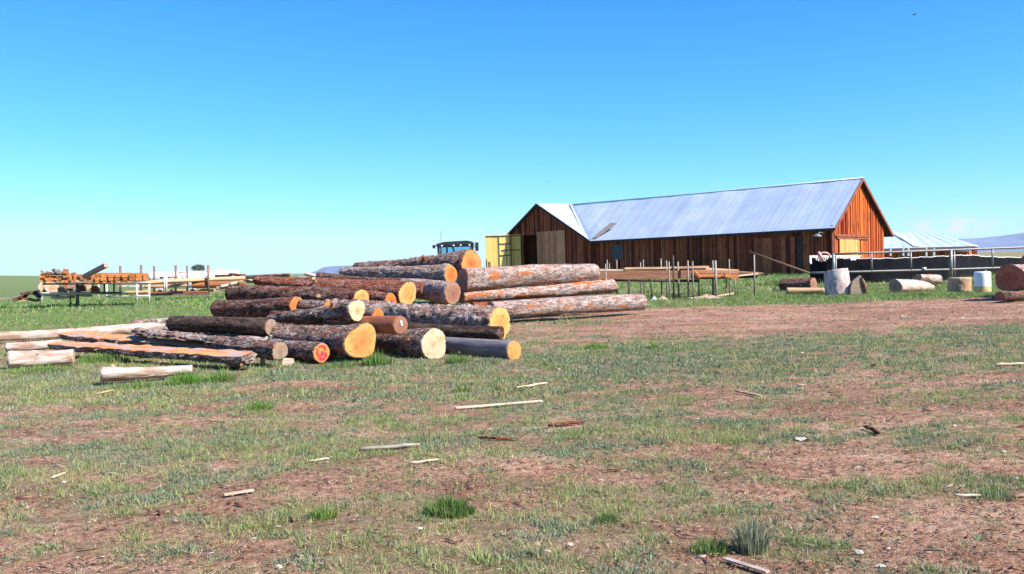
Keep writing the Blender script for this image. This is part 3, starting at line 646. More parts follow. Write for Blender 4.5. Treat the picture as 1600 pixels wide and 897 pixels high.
# ---- bark slabs
def slab(label, a, b, w, th, seed, tip=None):
    """flat-sawn half-round: flat face up, bark below"""
    a = Vector(a); b = Vector(b); L = (a-b).length; mid = (a+b)/2
    root = empty('bark_slab', mid, label, 'slab', 'bark slabs in front of the heap'); root.rotation_mode = 'QUATERNION'; root.rotation_quaternion = (a-b).to_track_quat('X', 'Z')
    nx = 90; na = 14; t = np.linspace(0, 1, nx+1); T, A = np.meshgrid(t, np.linspace(0, np.pi, na), indexing='ij')
    X = (T-0.5)*L; wv = w*(1 + 0.35*(vn2(X[:, :1]*1.8, 0*X[:, :1], seed)-0.5)) * (0.62+0.38*ss(0, .12, T[:, :1]))
    rr = 1 + 0.40*(vn3(X*7, np.cos(A)*4, np.sin(A)*4, seed)-0.5) + 0.16*(vn3(X*17, np.cos(A)*9, np.sin(A)*9, seed+2)-0.5)
    Yc = wv*np.cos(A)*rr; Zc = -th*np.sin(A)*rr + 0.035*(vn2(X*4, np.cos(A)*1.5, seed+4)-0.5)
    V = np.stack([X, Yc, Zc], -1).reshape(-1, 3); f = []
    for i in range(nx):
        for j in range(na-1): q = i*na+j; f.append([q, q+na, q+na+1, q+1])
    f.append(list(range(na))); f.append([nx*na+j for j in range(na)][::-1])
    for i in range(nx): f.append([i*na, i*na+na-1, (i+1)*na+na-1, (i+1)*na])
    me = bpy.data.meshes.new('bark_side'); me.from_pydata([tuple(v) for v in V], [], f); me.update(); link('bark_side', me, 'bark_shag', root)
    ny = 6; T2, U = np.meshgrid(t, np.linspace(-1, 1, ny), indexing='ij'); X2 = (T2-0.5)*L
    Yl = Yc[:, -1][:, None]; Yr = Yc[:, 0][:, None]; zl = Zc[:, -1][:, None]; zr = Zc[:, 0][:, None]
    Y2 = Yl + (Yr-Yl)*(U*0.475+0.5); Z2 = zl + (zr-zl)*(U*.5+.5) + 0.012 + 0.02*(vn2(X2*2, U*1.5, seed+7)-.3)*(1-U**2)
    V2 = np.stack([X2, Y2, Z2], -1).reshape(-1, 3); f2 = []
    for i in range(nx):
        for j in range(ny-1): q = i*ny+j; f2.append([q, q+ny, q+ny+1, q+1][::-1])
    me2 = bpy.data.meshes.new('sawn_face'); me2.from_pydata([tuple(v) for v in V2], [], f2); me2.polygons.foreach_set('use_smooth', [True]*len(f2)); me2.update(); link('sawn_face', me2, 'slab_face', root)
    return root
def tilted(o, ang):
    o.rotation_quaternion = o.rotation_quaternion @ Euler((R(ang), 0, 0)).to_quaternion()
s1 = slab('front bark slab with orange sawn face and bright cut tip', P(388, 555, 14.6), P(80, 536, 18.8), 0.15, 0.14, 3); tilted(s1, 13)
s2 = slab('rear bark slab with long orange face showing on its left half', P(384, 545, 16.0), P(98, 520, 20.3), 0.17, 0.15, 9); tilted(s2, 13)
s3 = slab('ragged bark slab lying bark side up over the right half of the rear slab', P(394, 541, 15.7), P(215, 520, 18.6), 0.24, 0.11, 17); tilted(s3, 176)
s4 = slab('loose strip of rough bark under the blackened log', P(410, 536, 16.6), P(262, 517, 19.6), 0.16, 0.09, 23); tilted(s4, 172)
def block(label, px0, py0, px1, py1, Y, dep, mat, cat='wood block', name='wood_block', group='blocks under the logs', skew=0.1):
    a = P(px0, py1, Y); b = P(px1, py0, Y); m = MB(); w = abs(b.x-a.x)/2; h = (b.z-a.z)/2; c = (a+b)/2
    m.quadbox((c.x, c.y+dep/2, c.z), (w, skew*w, 0), (-skew*dep/2, dep/2, 0), (0, 0, h))
    # chipped top corner
    m.v[-1] = m.v[-1] - Vector((0.15*w, 0, 0.25*h)); m.v[1+len(m.v)-8] -= Vector((-.1*w, 0, .2*h))
    o = m.build(name, mat); tag(o, label, cat, group); return o
block('narrow upright wood block under the knotty grey-ended log', 406, 559, 412, 574, 15.4, .16, 'peeled_tan')
block('squat yellow wood block beneath the log left of the red painted one', 440, 561, 455, 574, 15.3, .25, 'lumber_pale')
block('dark bearer block under the front slab, in the long grass', 215, 548, 236, 560, 16.6, .3, 'lumber_brown')
block('bearer block under the tip of the front slab', 352, 560, 372, 574, 14.9, .3, 'lumber_brown')

# ------------------------------------------------------------------ barn
C0 = P(1301.5, 428, 55); C0.z = 0
q2 = math.sqrt(.5)
def B(t, w, z): return Vector((C0.x - q2*t + q2*w, C0.y + q2*t + q2*w, z))
EAVE, RIDGE, HW = 3.55, 6.60, 3.9
SL = (RIDGE-EAVE)/HW
LEN = 28.4
CG0, CGA, CG1, CE1 = 19.5, 24.8, 28.0, 4.50        # cross gable: right end, apex, left end, left eave height
barn = empty('barn', (C0.x, C0.y, 0.4), 'long red-brown plank barn with blue-grey metal roof and side gable, behind the lumber rack', 'barn')
def wallz(t):
    z = EAVE
    if t > CG0: z = EAVE + (RIDGE-EAVE)*(t-CG0)/(CGA-CG0) if t < CGA else RIDGE - (RIDGE-CE1)*(t-CGA)/(CG1-CGA)
    return z - 0.12
GZ0 = 0.15
def boards(mbx, t0, t1, topf, place, botf=lambda t: GZ0, wmean=0.20, seed=1, tint=None, batt=True, thick=0.03):
    rr = random.Random(seed); t = t0
    while t < t1 - 0.02:
        w = min(wmean*rr.uniform(0.75, 1.3), t1-t); a, b_ = t+0.006, t+w-0.010; o = rr.uniform(-0.018, 0.012)
        tn = rr.random() if tint is None else tint(rr, t)
        za, zb = topf(a), topf(b_); ba, bb = botf(a), botf(b_)
        bb += rr.uniform(-.02, .05)*(1 if ba < .4 else 0)
        if za-ba > 0.05:
            n = len(mbx.v)
            for (tt, zz) in ((a, ba), (b_, bb), (b_, zb), (a, za)):
                for d_ in (0, thick): mbx.v.append(place(tt, o+d_, zz)); mbx.t.append(tn)
            for f in ((0,2,4,6), (1,7,5,3), (0,1,3,2), (2,3,5,4), (4,5,7,6), (6,7,1,0)): mbx.f.append([n+i for i in f]); mbx.sm.append(False)
        if batt and rr.random() < 0.8:      # slab-edge battens over the joints
            c = t+w; hw = rr.uniform(0.03, 0.065); tn2 = rr.random()**0.8; n = len(mbx.v); 
            lo, hi = botf(min(c, t1)), min(topf(c-hw), topf(c+hw))
            if hi-lo > .1 and c+hw < t1:
                for (tt, zz) in ((c-hw, lo), (c+hw, lo), (c+hw, hi), (c-hw, hi)):
                    for d_ in (-0.065, -0.001): mbx.v.append(place(tt, o+d_, zz)); mbx.t.append(tn2)
                for f in ((0,2,4,6), (1,7,5,3), (0,1,3,2), (2,3,5,4), (4,5,7,6), (6,7,1,0)): mbx.f.append([n+i for i in f]); mbx.sm.append(False)
        t += w
DO0, DO1, DOZ = 24.95, 26.75, 4.12
fw = MB()
def ft(rr, t): return 0.15+0.85*rr.random()**1.3
def front(t, d, z): return B(t, d, z)
boards(fw, 0, DO0, wallz, front, seed=3, tint=ft)
boards(fw, DO0, DO1, wallz, front, botf=lambda t: DOZ, seed=4, tint=ft)
boards(fw, DO1, CG1, wallz, front, seed=5, tint=ft)
fw.build('front_wall', 'barn_boards_aged', barn)
# right gable wall (facing the sun)
gw = MB()
def gtop(w): return EAVE + SL*(HW-abs(w-HW)) - 0.10
def gplace(w, d, z): return B(-d*1.0, w, z)
def gpl(w, d, z): return B(d, w, z)
boards(gw, 0.03, 2*HW, gtop, gpl, seed=8, wmean=0.15, tint=lambda r, t: 0.15+0.8*r.random())
gw.build('gable_wall', 'barn_boards', barn)
bw = MB()
boards(bw, 0, LEN, lambda t: EAVE-0.1+(.9 if t > CGA else 0), lambda t, d, z: B(t, 2*HW-d-.02, z), seed=9, wmean=0.6, batt=False); bw.build('back_wall', 'barn_boards_aged', barn)
lw = MB(); boards(lw, 0.05, 2*HW, lambda w: max(3.3, 4.35-.0*w), lambda w, d, z: B(CG1-.03-d, w, z), seed=10, wmean=0.6, batt=False); lw.build('end_wall', 'barn_boards_aged', barn)
fl = MB(); fl.quadbox(B(CG1/2, HW, 0.42), tuple(B(CG1/2, 0, 0)-B(0.2, 0, 0)), tuple(B(0, HW-.1, 0)-B(0, 0, 0)), (0, 0, 0.03)); fl.build('floor_boards', 'wood_dark', barn)

def roof_sheets(mbx, P00, u, v, lu, lvf, v0f, seed, sheet=0.9):
    """standing-seam sheets: u along the eave, v up the slope. lvf(t) top, v0f(t) bottom along v"""
    rr = random.Random(seed); u = Vector(u); v = Vector(v); n_ = u.cross(v).normalized()
    if n_.z < 0: n_ = -n_
    t = 0
    while t < lu - 0.02:
        w = min(sheet, lu-t); tn = rr.random(); lift = rr.uniform(0, 0.012)
        q_ = rr.uniform(.4, 1.0); ribs = [(0, 0.0), (0.04, 0.015*q_), (0.08, 0.0), (0.38, 0.010*q_), (0.62, 0.0), (0.86, 0.006), (1.0, 0.0)]
        n0 = len(mbx.v); rows = [0, 0.36, 0.365, 1.0]; mlift = [0.012, 0.012, 0, 0]
        tb = rr.random()
        for (f, h) in ribs:
            tt = t+f*w; lo, hi = v0f(tt), lvf(tt)
            for r_i, rw in enumerate(rows):
                sag = 0.010*math.sin(tt*2.1+rw*5)
                mbx.v.append(P00 + u*tt + v*(lo+(hi-lo)*rw) + n_*(h+lift+sag+mlift[r_i])); mbx.t.append(tn if r_i >= 2 else (tn*.6+tb*.4))
        R_ = len(rows)
        for i in range(len(ribs)-1):
            for j in range(R_-1): q = n0+i*R_+j; mbx.f.append([q, q+R_, q+R_+1, q+1]); mbx.sm.append(False)
        t += w
OV = 0.30; GOV = 0.32; BO = 0.80
slen = math.hypot(HW+OV, SL*(HW+OV))
# main front slope: origin at eave right
ue = (B(1,0,0)-B(0,0,0)); ve = (B(0,1,SL)-B(0,0,0)).normalized(); vl = math.sqrt(1+SL*SL)
Pf = B(-GOV, -OV, EAVE-SL*OV)
# valley line in plan: from (CG0, -OV) eave to (CGA, HW) ridge
def v0_main(t):
    T = t-GOV
    if T < CG0-0.25: return 0.0
    if T < CGA: return ((T-(CG0-0.25))/(CGA-CG0+0.25))*(HW+OV)*vl
    return (HW+OV)*vl*.985
ruf = MB(); roof_sheets(ruf, Pf, ue, ve, CGA+GOV, lambda t: (HW+OV)*vl, v0_main, 1)
vb = (B(0,-1,SL)-B(0,0,0)).normalized(); Pb = B(-GOV, 2*HW+BO, EAVE-SL*BO)
roof_sheets(ruf, Pb, ue, vb, LEN+GOV+.5, lambda t: (HW+BO)*vl, lambda t: 0.0, 2)
# ridge cap
ruf.tube([B(-GOV-.03, HW, RIDGE+.03), B(CGA*.5, HW, RIDGE+.0), B(CGA, HW, RIDGE+.03)], 0.07, 8, t=.8)
mainroof = ruf.build('roof', 'roof_metal', barn)
# cross gable roof: ridge runs back (w), two slopes
crf = MB(); 
wr = B(0,1,0)-B(0,0,0)
slr = (RIDGE-EAVE)/(CGA-CG0)
vr = (B(CGA, 0, RIDGE)-B(CG0, 0, EAVE)); LR = vr.length; vr.normalize()
Pr = B(CG0-.12, -OV-0.05, EAVE-.08)
# sheets run up the slope, laid side by side along w from the front; the bottom end climbs the valley
def lo_r(t): return LR*min(1.0, max(0.0, (t-0.1)/(HW+OV)))
roof_sheets(crf, Pr, wr, vr, HW+OV, lambda t: LR+.12, lo_r, 3, 0.85)
vl2 = (B(CGA, 0, RIDGE)-B(CG1+.5, 0, CE1-.35)); LL = vl2.length; vl2.normalize()
roof_sheets(crf, B(CG1+.5, -OV-.05, CE1-.35), wr, vl2, 2*HW+2*OV, lambda t: LL, lambda t: 0.0, 4, 0.85)
crf.tube([B(CGA, -OV-.08, RIDGE+.03), B(CGA, 2*HW+OV, RIDGE+.03)], 0.06, 8, t=.9)
crf.build('cross_gable_roof', 'roof_metal', barn)
vf = MB(); vf.beam(B(CG0-.15, -OV-.05, EAVE-SL*OV+.07), B(CGA-.05, HW, RIDGE+.10), 0.75, 0.03, up=(B(CG0,0,0)-B(CGA,1,-5)).normalized()) if False else None
va = B(CG0-.18, -OV-.05, EAVE-SL*OV+.09); vb_ = B(CGA-.15, HW-.05, RIDGE+.05)
side = (B(1, 0, 0.62)-B(0, 0, 0)).normalized(); side2 = (B(-1, 0, 0.0)-B(0, 0, 0)).normalized()
vf = MB(); vf.poly([va, va+side*.45+Vector((0,0,.03)), vb_+side*.25, vb_], t=.95, thick=(0,0,.02)); vf.poly([va, vb_, vb_+side2*.2+Vector((0,0,.03)), va+side2*.4+Vector((0,0,.06))], t=.6, thick=(0,0,.02))
vf.build('valley_flashing', 'roof_metal', barn)
# loose sheet standing up off the roof near the valley
ls = MB(); o_ = lambda t, w, up: B(t, w, EAVE+SL*w+up)
ls.poly([o_(18.75, -.1, .10), o_(19.2, -.15, .10), o_(18.2, 1.0, .38), o_(17.5, .9, .38)], t=.15, thick=(0,0,.03))
ls.build('loose_sheet', 'lumber_grey', barn)
# timber under the roof: purlin deck, fascias, gable verge boards
dk = MB()
dk.poly([B(-GOV+.02, -OV+.02, EAVE-SL*OV-.04), B(CG0-.3, -OV+.02, EAVE-SL*OV-.04), B(CG0-.3, HW, RIDGE-.04), B(-GOV+.02, HW, RIDGE-.04)], thick=(0,0,-.05))
dk.poly([B(-GOV+.02, 2*HW+BO, EAVE-SL*BO-.04), B(CGA, 2*HW+BO, EAVE-SL*BO-.04), B(CGA, HW, RIDGE-.04), B(-GOV+.02, HW, RIDGE-.04)], thick=(0,0,-.05))
dk.poly([B(CG0-.1, -OV, EAVE-.16), B(CGA, -OV, RIDGE-.07), B(CGA, HW, RIDGE-.07), B(CG0+.3, .8, EAVE+.1)], thick=(0,0,-.05))
dk.poly([B(CG1+.45, -OV, CE1-.38), B(CGA, -OV, RIDGE-.07), B(CGA, 2*HW+OV, RIDGE-.07), B(CG1+.45, 2*HW+OV, CE1-.38)], thick=(0,0,-.05))
dk.build('roof_deck', 'wood_dark', barn)
fs = MB()
fs.beam(B(-GOV, -OV, EAVE-SL*OV-.03), B(CG0-.25, -OV, EAVE-SL*OV-.03), .05, .16)
fs.build('eave_board', 'wood_dark', barn)
fs = MB()
for (wa, wb, ov_) in ((-OV, HW, OV), (2*HW+BO, HW, BO)):
    fs.beam(B(-GOV-.02, wa, EAVE-SL*ov_-.05), B(-GOV-.02, wb, RIDGE-.05), .05, .17)
fs.build('verge_board', 'wood_trim', barn)
fs = MB(); fs.beam(B(CG0-.2, -OV-.02, EAVE-.20), B(CGA, -OV-.02, RIDGE-.05), .05, .18); fs.beam(B(CG1+.5, -OV-.02, CE1-.44), B(CGA, -OV-.02, RIDGE-.05), .05, .18)
fs.build('verge_board', 'wood_dark', barn)
for k in range(4):
    z0 = .6+k*.85; fs = MB(); fs.beam(B(.0, z0, EAVE+SL*z0-.16), B(-GOV+.05, z0, EAVE+SL*z0-.16), .1, .1); fs.build('purlin', 'wood_dark', barn)
for k in range(4):
    w0 = 2*HW-.6-k*.85; fs = MB(); fs.beam(B(.0, w0, EAVE+SL*(2*HW-w0)-.16), B(-GOV+.05, w0, EAVE+SL*(2*HW-w0)-.16), .1, .1); fs.build('purlin', 'wood_dark', barn)
# sun-lit corner post and the sliding track on the gable
cp = MB(); cp.beam(B(-.06, -.04, .1), B(-.06, -.04, EAVE), .16, .16); cp.build('corner_post', 'wood_trim', barn)
trk = MB(); trk.beam(B(-.16, .0, 2.92), B(-.16, 5.1, 2.86), .07, .14); trk.beam(B(-.12, .4, 2.76), B(-.12, 5.0, 2.72), .07, .12); trk.build('door_track', 'wood_trim', barn)
def leaf(name, mat, org, u, n, w, h, z0, nb, seed, frame=None, fmat='wood_dark'):
    """plank door leaf: org lower corner, u along, n outward"""
    mbx = MB(); rr = random.Random(seed); u = Vector(u).normalized(); n = Vector(n).normalized(); bwid = w/nb
    for i in range(nb):
        c = Vector(org) + u*(i+.5)*bwid + Vector((0,0,z0+h/2)) + n*rr.uniform(0, .015)
        mbx.quadbox(c, u*(bwid/2-.006), n*.018, (0,0,h/2-rr.uniform(0,.02)), t=.15+.8*rr.random())
    lf = mbx.build(name, mat, barn)
    if frame:
        fm = MB(); off = n*.05
        for (a, b_, c_, d_) in frame:
            fm.beam(Vector(org)+u*a*w+Vector((0,0,z0+b_*h))+off, Vector(org)+u*c_*w+Vector((0,0,z0+d_*h))+off, .06, .07)
        fm.build('door_brace', fmat, lf)
    return lf
leaf('sliding_door', 'door_planks', B(21.95, -.14, 0), B(1,0,0)-B(0,0,0), B(0,-1,0)-B(0,0,0), 3.05, 3.95, .4, 10, 5)
leaf('barn_door', 'boards_pine', B(-.10, .75, 0), B(0,1,0)-B(0,0,0), B(-1,0,0)-B(0,0,0), 2.9, 2.5, .2, 10, 6)
lu_ = Vector((-.998, -.06, 0)).normalized(); ln_ = Vector((.06, -.998, 0)).normalized()
leaf('hinged_door', 'door_yellow', B(26.85, -.16, 0), lu_, ln_, 2.95, 3.85, .4, 11, 7,
     frame=[(.02,.97,.98,.97), (.02,.30,.98,.30), (.02,.66,.55,.66), (.02,.45,.55,.45) if False else (.3,.80,.62,.80), (.62,.0,.62,.98), (.28,.0,.28,.98), (.3,.55,.62,.55), (.02,.06,.98,.06)])
leaf('sliding_door', 'barn_boards_aged', B(2.4, -.16, 0), B(1,0,0)-B(0,0,0), B(0,-1,0)-B(0,0,0), 2.9, 2.65, .3, 9, 15)
op = MB(); op.box((0,0,0),(.01,.01,.01)); 
op = MB(); op.quadbox(B(2.15, -.06, 1.65), tuple((B(.18,0,0)-B(0,0,0))), tuple(B(0,-.03,0)-B(0,0,0)), (0,0,1.35)); op.build('gap_shade_panel', 'wood_dark', barn)  # solid dark panel on the boards, painted as the shade inside a gap
wn_ = MB(); wn_.quadbox(B(16.75, -.09, 2.42), tuple((B(.48,0,0)-B(0,0,0))), tuple(B(0,-.04,0)-B(0,0,0)), (0,0,.5)); wdw = wn_.build('window_cover', 'window_blue_black', barn)
wf = MB()
for (a, b_) in (((16.22, 1.88), (17.28, 1.88)), ((16.22, 2.96), (17.28, 2.96)), ((16.22, 1.88), (16.22, 2.96)), ((17.28, 1.88), (17.28, 2.96))):
    wf.beam(B(a[0], -.14, a[1]), B(b_[0], -.14, b_[1]), .05, .07)
wf.build('window_frame', 'wood_trim', wdw)
# leaning brace next to the window and the barn lamp
br = MB(); br.beam(B(17.6, -.12, 2.95), B(17.25, -.16, .4), .05, .14); br.build('leaning_board', 'barn_boards_aged', barn)
lp = MB(); pa = B(.4, -.15, 3.05); pb2 = B(.35, -1.3, 2.95)
lp.tube([pa, B(.4, -.8, 3.12), pb2], .03, 6); lp.tube([pb2+Vector((0,0,.05)), pb2-Vector((0,0,.02)), pb2-Vector((0,0,.12))], [.08,.26,.30], 12); lp.build('yard_lamp', 'pipe_grey', barn)

# hand made pole leaning on the barn
m = MB(); m.tube([P(1171, 393, 57), P(1215, 409, 54), P(1270, 429, 51)], [.05, .06, .07], 8); o = m.build('wooden_pole', 'lumber_brown'); tag(o, 'long thin pole leaning against the barn wall beside the sliding door', 'pole')

# second shed behind, right
def shed():
    e = empty('shed', P(1455, 399, 85), 'low red shed with wide pale blue hipped metal roof, right of the barn', 'shed')
    Ya, Yb = 84, 92
    rf = MB()
    tl, tr_, br_, bl = P(1380, 363, 92), P(1462, 365, 92), P(1523, 384.5, 84), P(1360, 389, 80)
    for i in range(16):
        f0, f1 = i/16, (i+1)/16
        a = bl.lerp(br_, f0); b_ = bl.lerp(br_, f1); c = tl.lerp(tr_, f1); d = tl.lerp(tr_, f0)
        up = Vector((0,0,.03)) if i % 2 else Vector((0,0,0))
        rf.poly([a+up, b_+up, c+up, d+up], t=random.random()*.6+.3, thick=(0,0,-.06))
    bk = [P(1380, 363, 92), P(1462, 365, 92), P(1530, 384, 100), P(1360, 386, 102)]
    rf.poly(bk, t=.5, thick=(0,0,-.05)); rf.poly([tr_, br_, bk[2]], t=.5, thick=(0,0,-.04))
    rf.build('roof', 'roof_metal', e)
    vf2 = MB(); vf2.poly([P(1395, 364.5, 90.4)+Vector((0,0,.12)), P(1400, 365, 90.4)+Vector((0,0,.12)), P(1441, 386, 82)+Vector((0,0,.1)), P(1428, 386.5, 82)+Vector((0,0,.1))], t=1.0, thick=(0,0,.03)); vf2.build('ridge_flashing', 'plastic_white', e)
    wl_ = MB(); x0, x1 = P(1366, 400, 81.5), P(1519, 400, 84.5)
    L = (x1-x0).length; d = (x1-x0).normalized(); nn = Vector((-d.y, d.x, 0))
    def pl(t, dd, z): return x0 + d*t + nn*dd + Vector((0,0,z-x0.z))
    def tp(t): return P(1366+(1519-1366)*t/L, 390.5-2.5*t/L, 83).z
    boards(wl_, 0, L, tp, pl, botf=lambda t: .3, wmean=.33, seed=31, tint=lambda r, t: .3+.6*r.random()); 
    y0 = x1; y1 = P(1526, 400, 96); d2 = (y1-y0).normalized(); n2_ = Vector((-d2.y, d2.x, 0))
    boards(wl_, 0, (y1-y0).length, lambda t: 2.2, lambda t, dd, z: y0+d2*t+n2_*dd+Vector((0,0,z-y0.z)), botf=lambda t: .3, wmean=.4, seed=32)
    wl_.build('plank_wall', 'barn_boards', e)
    ps = MB(); 
    ev = MB(); ev.beam(bl+Vector((0,0,-.1)), br_+Vector((0,0,-.1)), .08, .2); ev.build('eave_board', 'wood_dark', e)
    for px in (1391, 1411, 1419, 1447, 1459):
        m_ = MB(); m_.beam(P(px, 400, 80), P(px, 387.5, 80), .22, .15); m_.build('post', 'tank_grey', e)
shed()

# black feed bunk wall with torn white liner, behind the rail
bunk = empty('feed_bunk', P(1420, 440, 47), 'long black rubber-sheeted bunk wall behind the pipe fence', 'feed bunk')
def curtain(pts, z0, mat, name, th=.12):
    m_ = MB()
    for i in range(len(pts)-1):
        (a, b_) = pts[i], pts[i+1]; dv = (b_-a); dv.z = 0; dv.normalize(); nv = Vector((-dv.y, dv.x, 0))*th
        m_.poly([Vector((a.x,a.y,z0(a))), Vector((b_.x,b_.y,z0(b_))), b_, a], thick=nv)
    return m_.build(name, mat, bunk)
top = [(1265,402,46),(1290,403,45.6),(1320,404,45.3),(1360,405,45),(1400,404.5,45),(1440,403,45),(1480,401,45.2),(1505,399.5,46),(1525,400,47.2),(1545,402,48.5),(1575,403,49),(1640,404,49.5),(1720,405,50)]
pts = []
for (a, b_) in zip(top[:-1], top[1:]):
    for k in range(8):
        f = k/8; px = a[0]+(b_[0]-a[0])*f; py = a[1]+(b_[1]-a[1])*f + .5*math.sin(px*.23)+.35*math.sin(px*.71); pts.append(P(px, py, a[2]+(b_[2]-a[2])*f))
curtain(pts, lambda p: gh(p.x, p.y)-.1, 'rubber_black', 'black_sheet')
rim = MB(); rim.tube([p+Vector((0,.05,.03)) for p in pts[8:]], .02, 6); rim.build('rim_pipe', 'tarp_white', bunk)
lin = MB(); rr = random.Random(4)
for px in np.arange(1265, 1346, 1.6):     # ragged torn strips
    h = rr.choice([1.5, 2.2, 3.0, 7.5, 9, 6, 3.5]) if px < 1300 else rr.choice([1, 1.5, 2.5, 5, 7.5]); Yd = 44.6
    if px < 1268: h = 13
    a = P(px, 398.5+rr.random()*1.4, Yd); b_ = P(px+1.8, 398.5+rr.random()*1.2, Yd); c = P(px+1.6+rr.uniform(-.4,.4), 399.8+h, Yd); d = P(px+.1, 399.6+h*rr.uniform(.7,1), Yd)
    lin.poly([a, b_, c, d], thick=(0,.02,0))
lin.build('torn_liner', 'tarp_white', bunk)
# pipe fence
fen = empty('pipe_fence', P(1420, 445, 42), 'grey steel pipe fence with two rails in front of the black bunk', 'fence')
YF = 42.5
def fp(px, py, Y=YF): return P(px, py, Y)
m = MB(); m.tube([fp(1301,397.3), fp(1362,395), fp(1424,393), fp(1486,390.7), fp(1550,388.3), fp(1612,386), fp(1700,382)], .055, 8); m.build('top_rail', 'pipe_grey', fen)
m = MB(); m.tube([fp(1266,426.4), fp(1302,425.5), fp(1424,422.5), fp(1486,421), fp(1562,418.5), fp(1700,414)], .05, 8); m.build('lower_rail', 'pipe_grey', fen)
for (px, y0, y1, r_) in ((1302,396,446,.07),(1305.6,400,446,.045),(1361.5,394.5,424,.05),(1423,392.5,423,.05),(1485.5,390,440,.085),(1491,392,440,.04),(1550.5,388,418.5,.045),(1620,386,440,.06)):
    a = fp(px, y0); m = MB(); zb = fp(px, y1).z; m.tube([(a.x, a.y, max(zb, gh(a.x, a.y)-.1)), a], r_, 8); m.build('post', 'pipe_grey', fen)
m = MB(); m.box(fp(1442,420.5)-Vector((0,.1,0)), fp(1446,417.6)+Vector((0,.1,0))); o = m.build('label_plate', 'tarp_white', fen)
# pink strap
m = MB(); c = P(1288, 401, 44.2)
m.tube([c+Vector((.28*math.cos(a)*(1-.03*a), 0.02*a, .20*math.sin(a)-.0)) for a in np.linspace(-.4, 5.2, 16)], .05, 6); m.tube([P(1279,394,44.2), P(1281.5,399,44.1), P(1286,407,44.1)], .07, 6)
o = m.build('rope_coil', 'strap_pink'); tag(o, 'pink rope coil hung over the torn white liner at the bunk corner', 'rope')

# ------------------------------------------------------------------ things in front of the fence
RG = 'log pieces along the pipe fence'
def g0(px, py, dz=0): 
    p = G(px, py); return p+Vector((0, 0, dz))
# upright stump
a = g0(1308, 461); Yk = a.y
top_ = P(1305, 422.5, Yk+.15); log3('upright_log', 'tall upright log leaning slightly left, sunlit pinkish bark', top_, a+Vector((.10,0,-.03)), .48, .52, 'bark_smooth', 'end_pale', None, cat='log', group=RG, rough=.03, flare=0.0)
log3('log', 'thick dark-barked log lying left of the tall upright one', P(1271,445,40.5), P(1223,446,41.5), .33, .33, 'bark_brown', 'end_brown', 'end_brown', group=RG, rough=.06)
log3('log', 'slim peeled tan log in front of the dark-barked one', P(1287,454.5,38), P(1229,455,38.2), .15, .16, 'peeled_tan', 'end_grey', 'end_pale', group=RG, rough=.02)
# split round
def split_round():
    c = g0(1344, 461); e = empty('split_round', c, 'grey split log slab standing on edge, right of the tall upright log', 'log slice', RG)
    m_ = MB(); k = c.y/F; prof = [(-14,0),(-15,8),(-13.5,15),(-10,22),(-5,26),(-1,29),(1,31),(4,27),(8,22),(10.5,15),(9,8),(13,4),(11,-1)]
    m_.poly([c+Vector((x*k, 0, y*k)) for (x, y) in prof][::-1], thick=(.10,.42,0)); m_.build('cut_face', 'end_grey', e)
    m_ = MB(); m_.tube([c+Vector((2*k, -.02, 28*k)), c+Vector((5*k,-.03,18*k)), c+Vector((8*k,-.03,8*k)), c+Vector((11*k,-.02,0))], [.03,.045,.05,.05], 8); m_.build('bark_strip', 'bark_brown', e)
split_round()
log3('log', 'chalk-white peeled log with grey end, under the broken log chunk', P(1399,447.5,36.5), P(1452,447,38.2), .29, .24, 'peeled_white', 'end_grey', 'end_pale', group=RG, rough=.03)
log3('broken_log', 'broken white log chunk with jagged top, lying on the chalk-white log', P(1434,434,37.6), P(1463,437.5,38.2), .17, .27, 'peeled_white', 'end_grey', 'end_pale', group=RG, rough=.16, oval=.12, nr=30)
a = g0(1501, 456.5); log3('stump', 'squat upright stump, grey on the left and tan on the right, beside the white barrel', P(1500.5,434,a.y), a-Vector((0,0,.05)), .40*.95, .40, 'peeled_tan', 'end_pale', None, cat='stump', group=RG, rough=.05, oval=.08)
# barrel
def barrel():
    c = g0(1535.5, 457); e = empty('barrel', c, 'white plastic barrel with yellow stained lower half, between stump and big log', 'barrel')
    H = P(1535.5, 424.5, c.y).z - c.z; r = .30; m_ = MB()
    prof = [(0,r*.96),(.03,r),(.32,r*1.008),(.64,r*1.008),(.95,r),(.985,r*.97),(1.0,r*.90)]
    m_.tube([c+Vector((0,0,h*H)) for h, _ in prof], [q for _, q in prof], 28); m_.build('drum', 'plastic_white', e)
    m_ = MB(); m_.tube([c+Vector((0,0,.02)), c+Vector((0,0,H*.30))], r*1.012, 28, caps=False); m_.build('stain_band', 'stain_yellow', e)
    m_ = MB(); m_.tube([c+Vector((.1,-.05,H)), c+Vector((.1,-.05,H+.03))], .04, 10); m_.build('bung', 'plastic_white', e)
barrel()
BG = 'big logs stacked at the right edge'
log3('log', 'big log with red-brown star-cracked end at the right edge, in front of the bunk', P(1578,434,28.6), P(1720,428,33), .455, .44, 'bark_pale', 'end_red', 'end_red', group=BG, rough=.03)
log3('log', 'big log cut off by the right edge, higher and behind the star-cracked one', P(1616,413,30.2), P(1760,408,34.5), .46, .44, 'bark_pale', 'end_red', 'end_red', group=BG, rough=.03)
log3('log', 'small dark bearer log in the shade under the star-cracked log', P(1562,463,27.6), P(1700,452,31.5), .15, .15, 'bark_brown', 'end_brown', 'end_brown', group=BG)

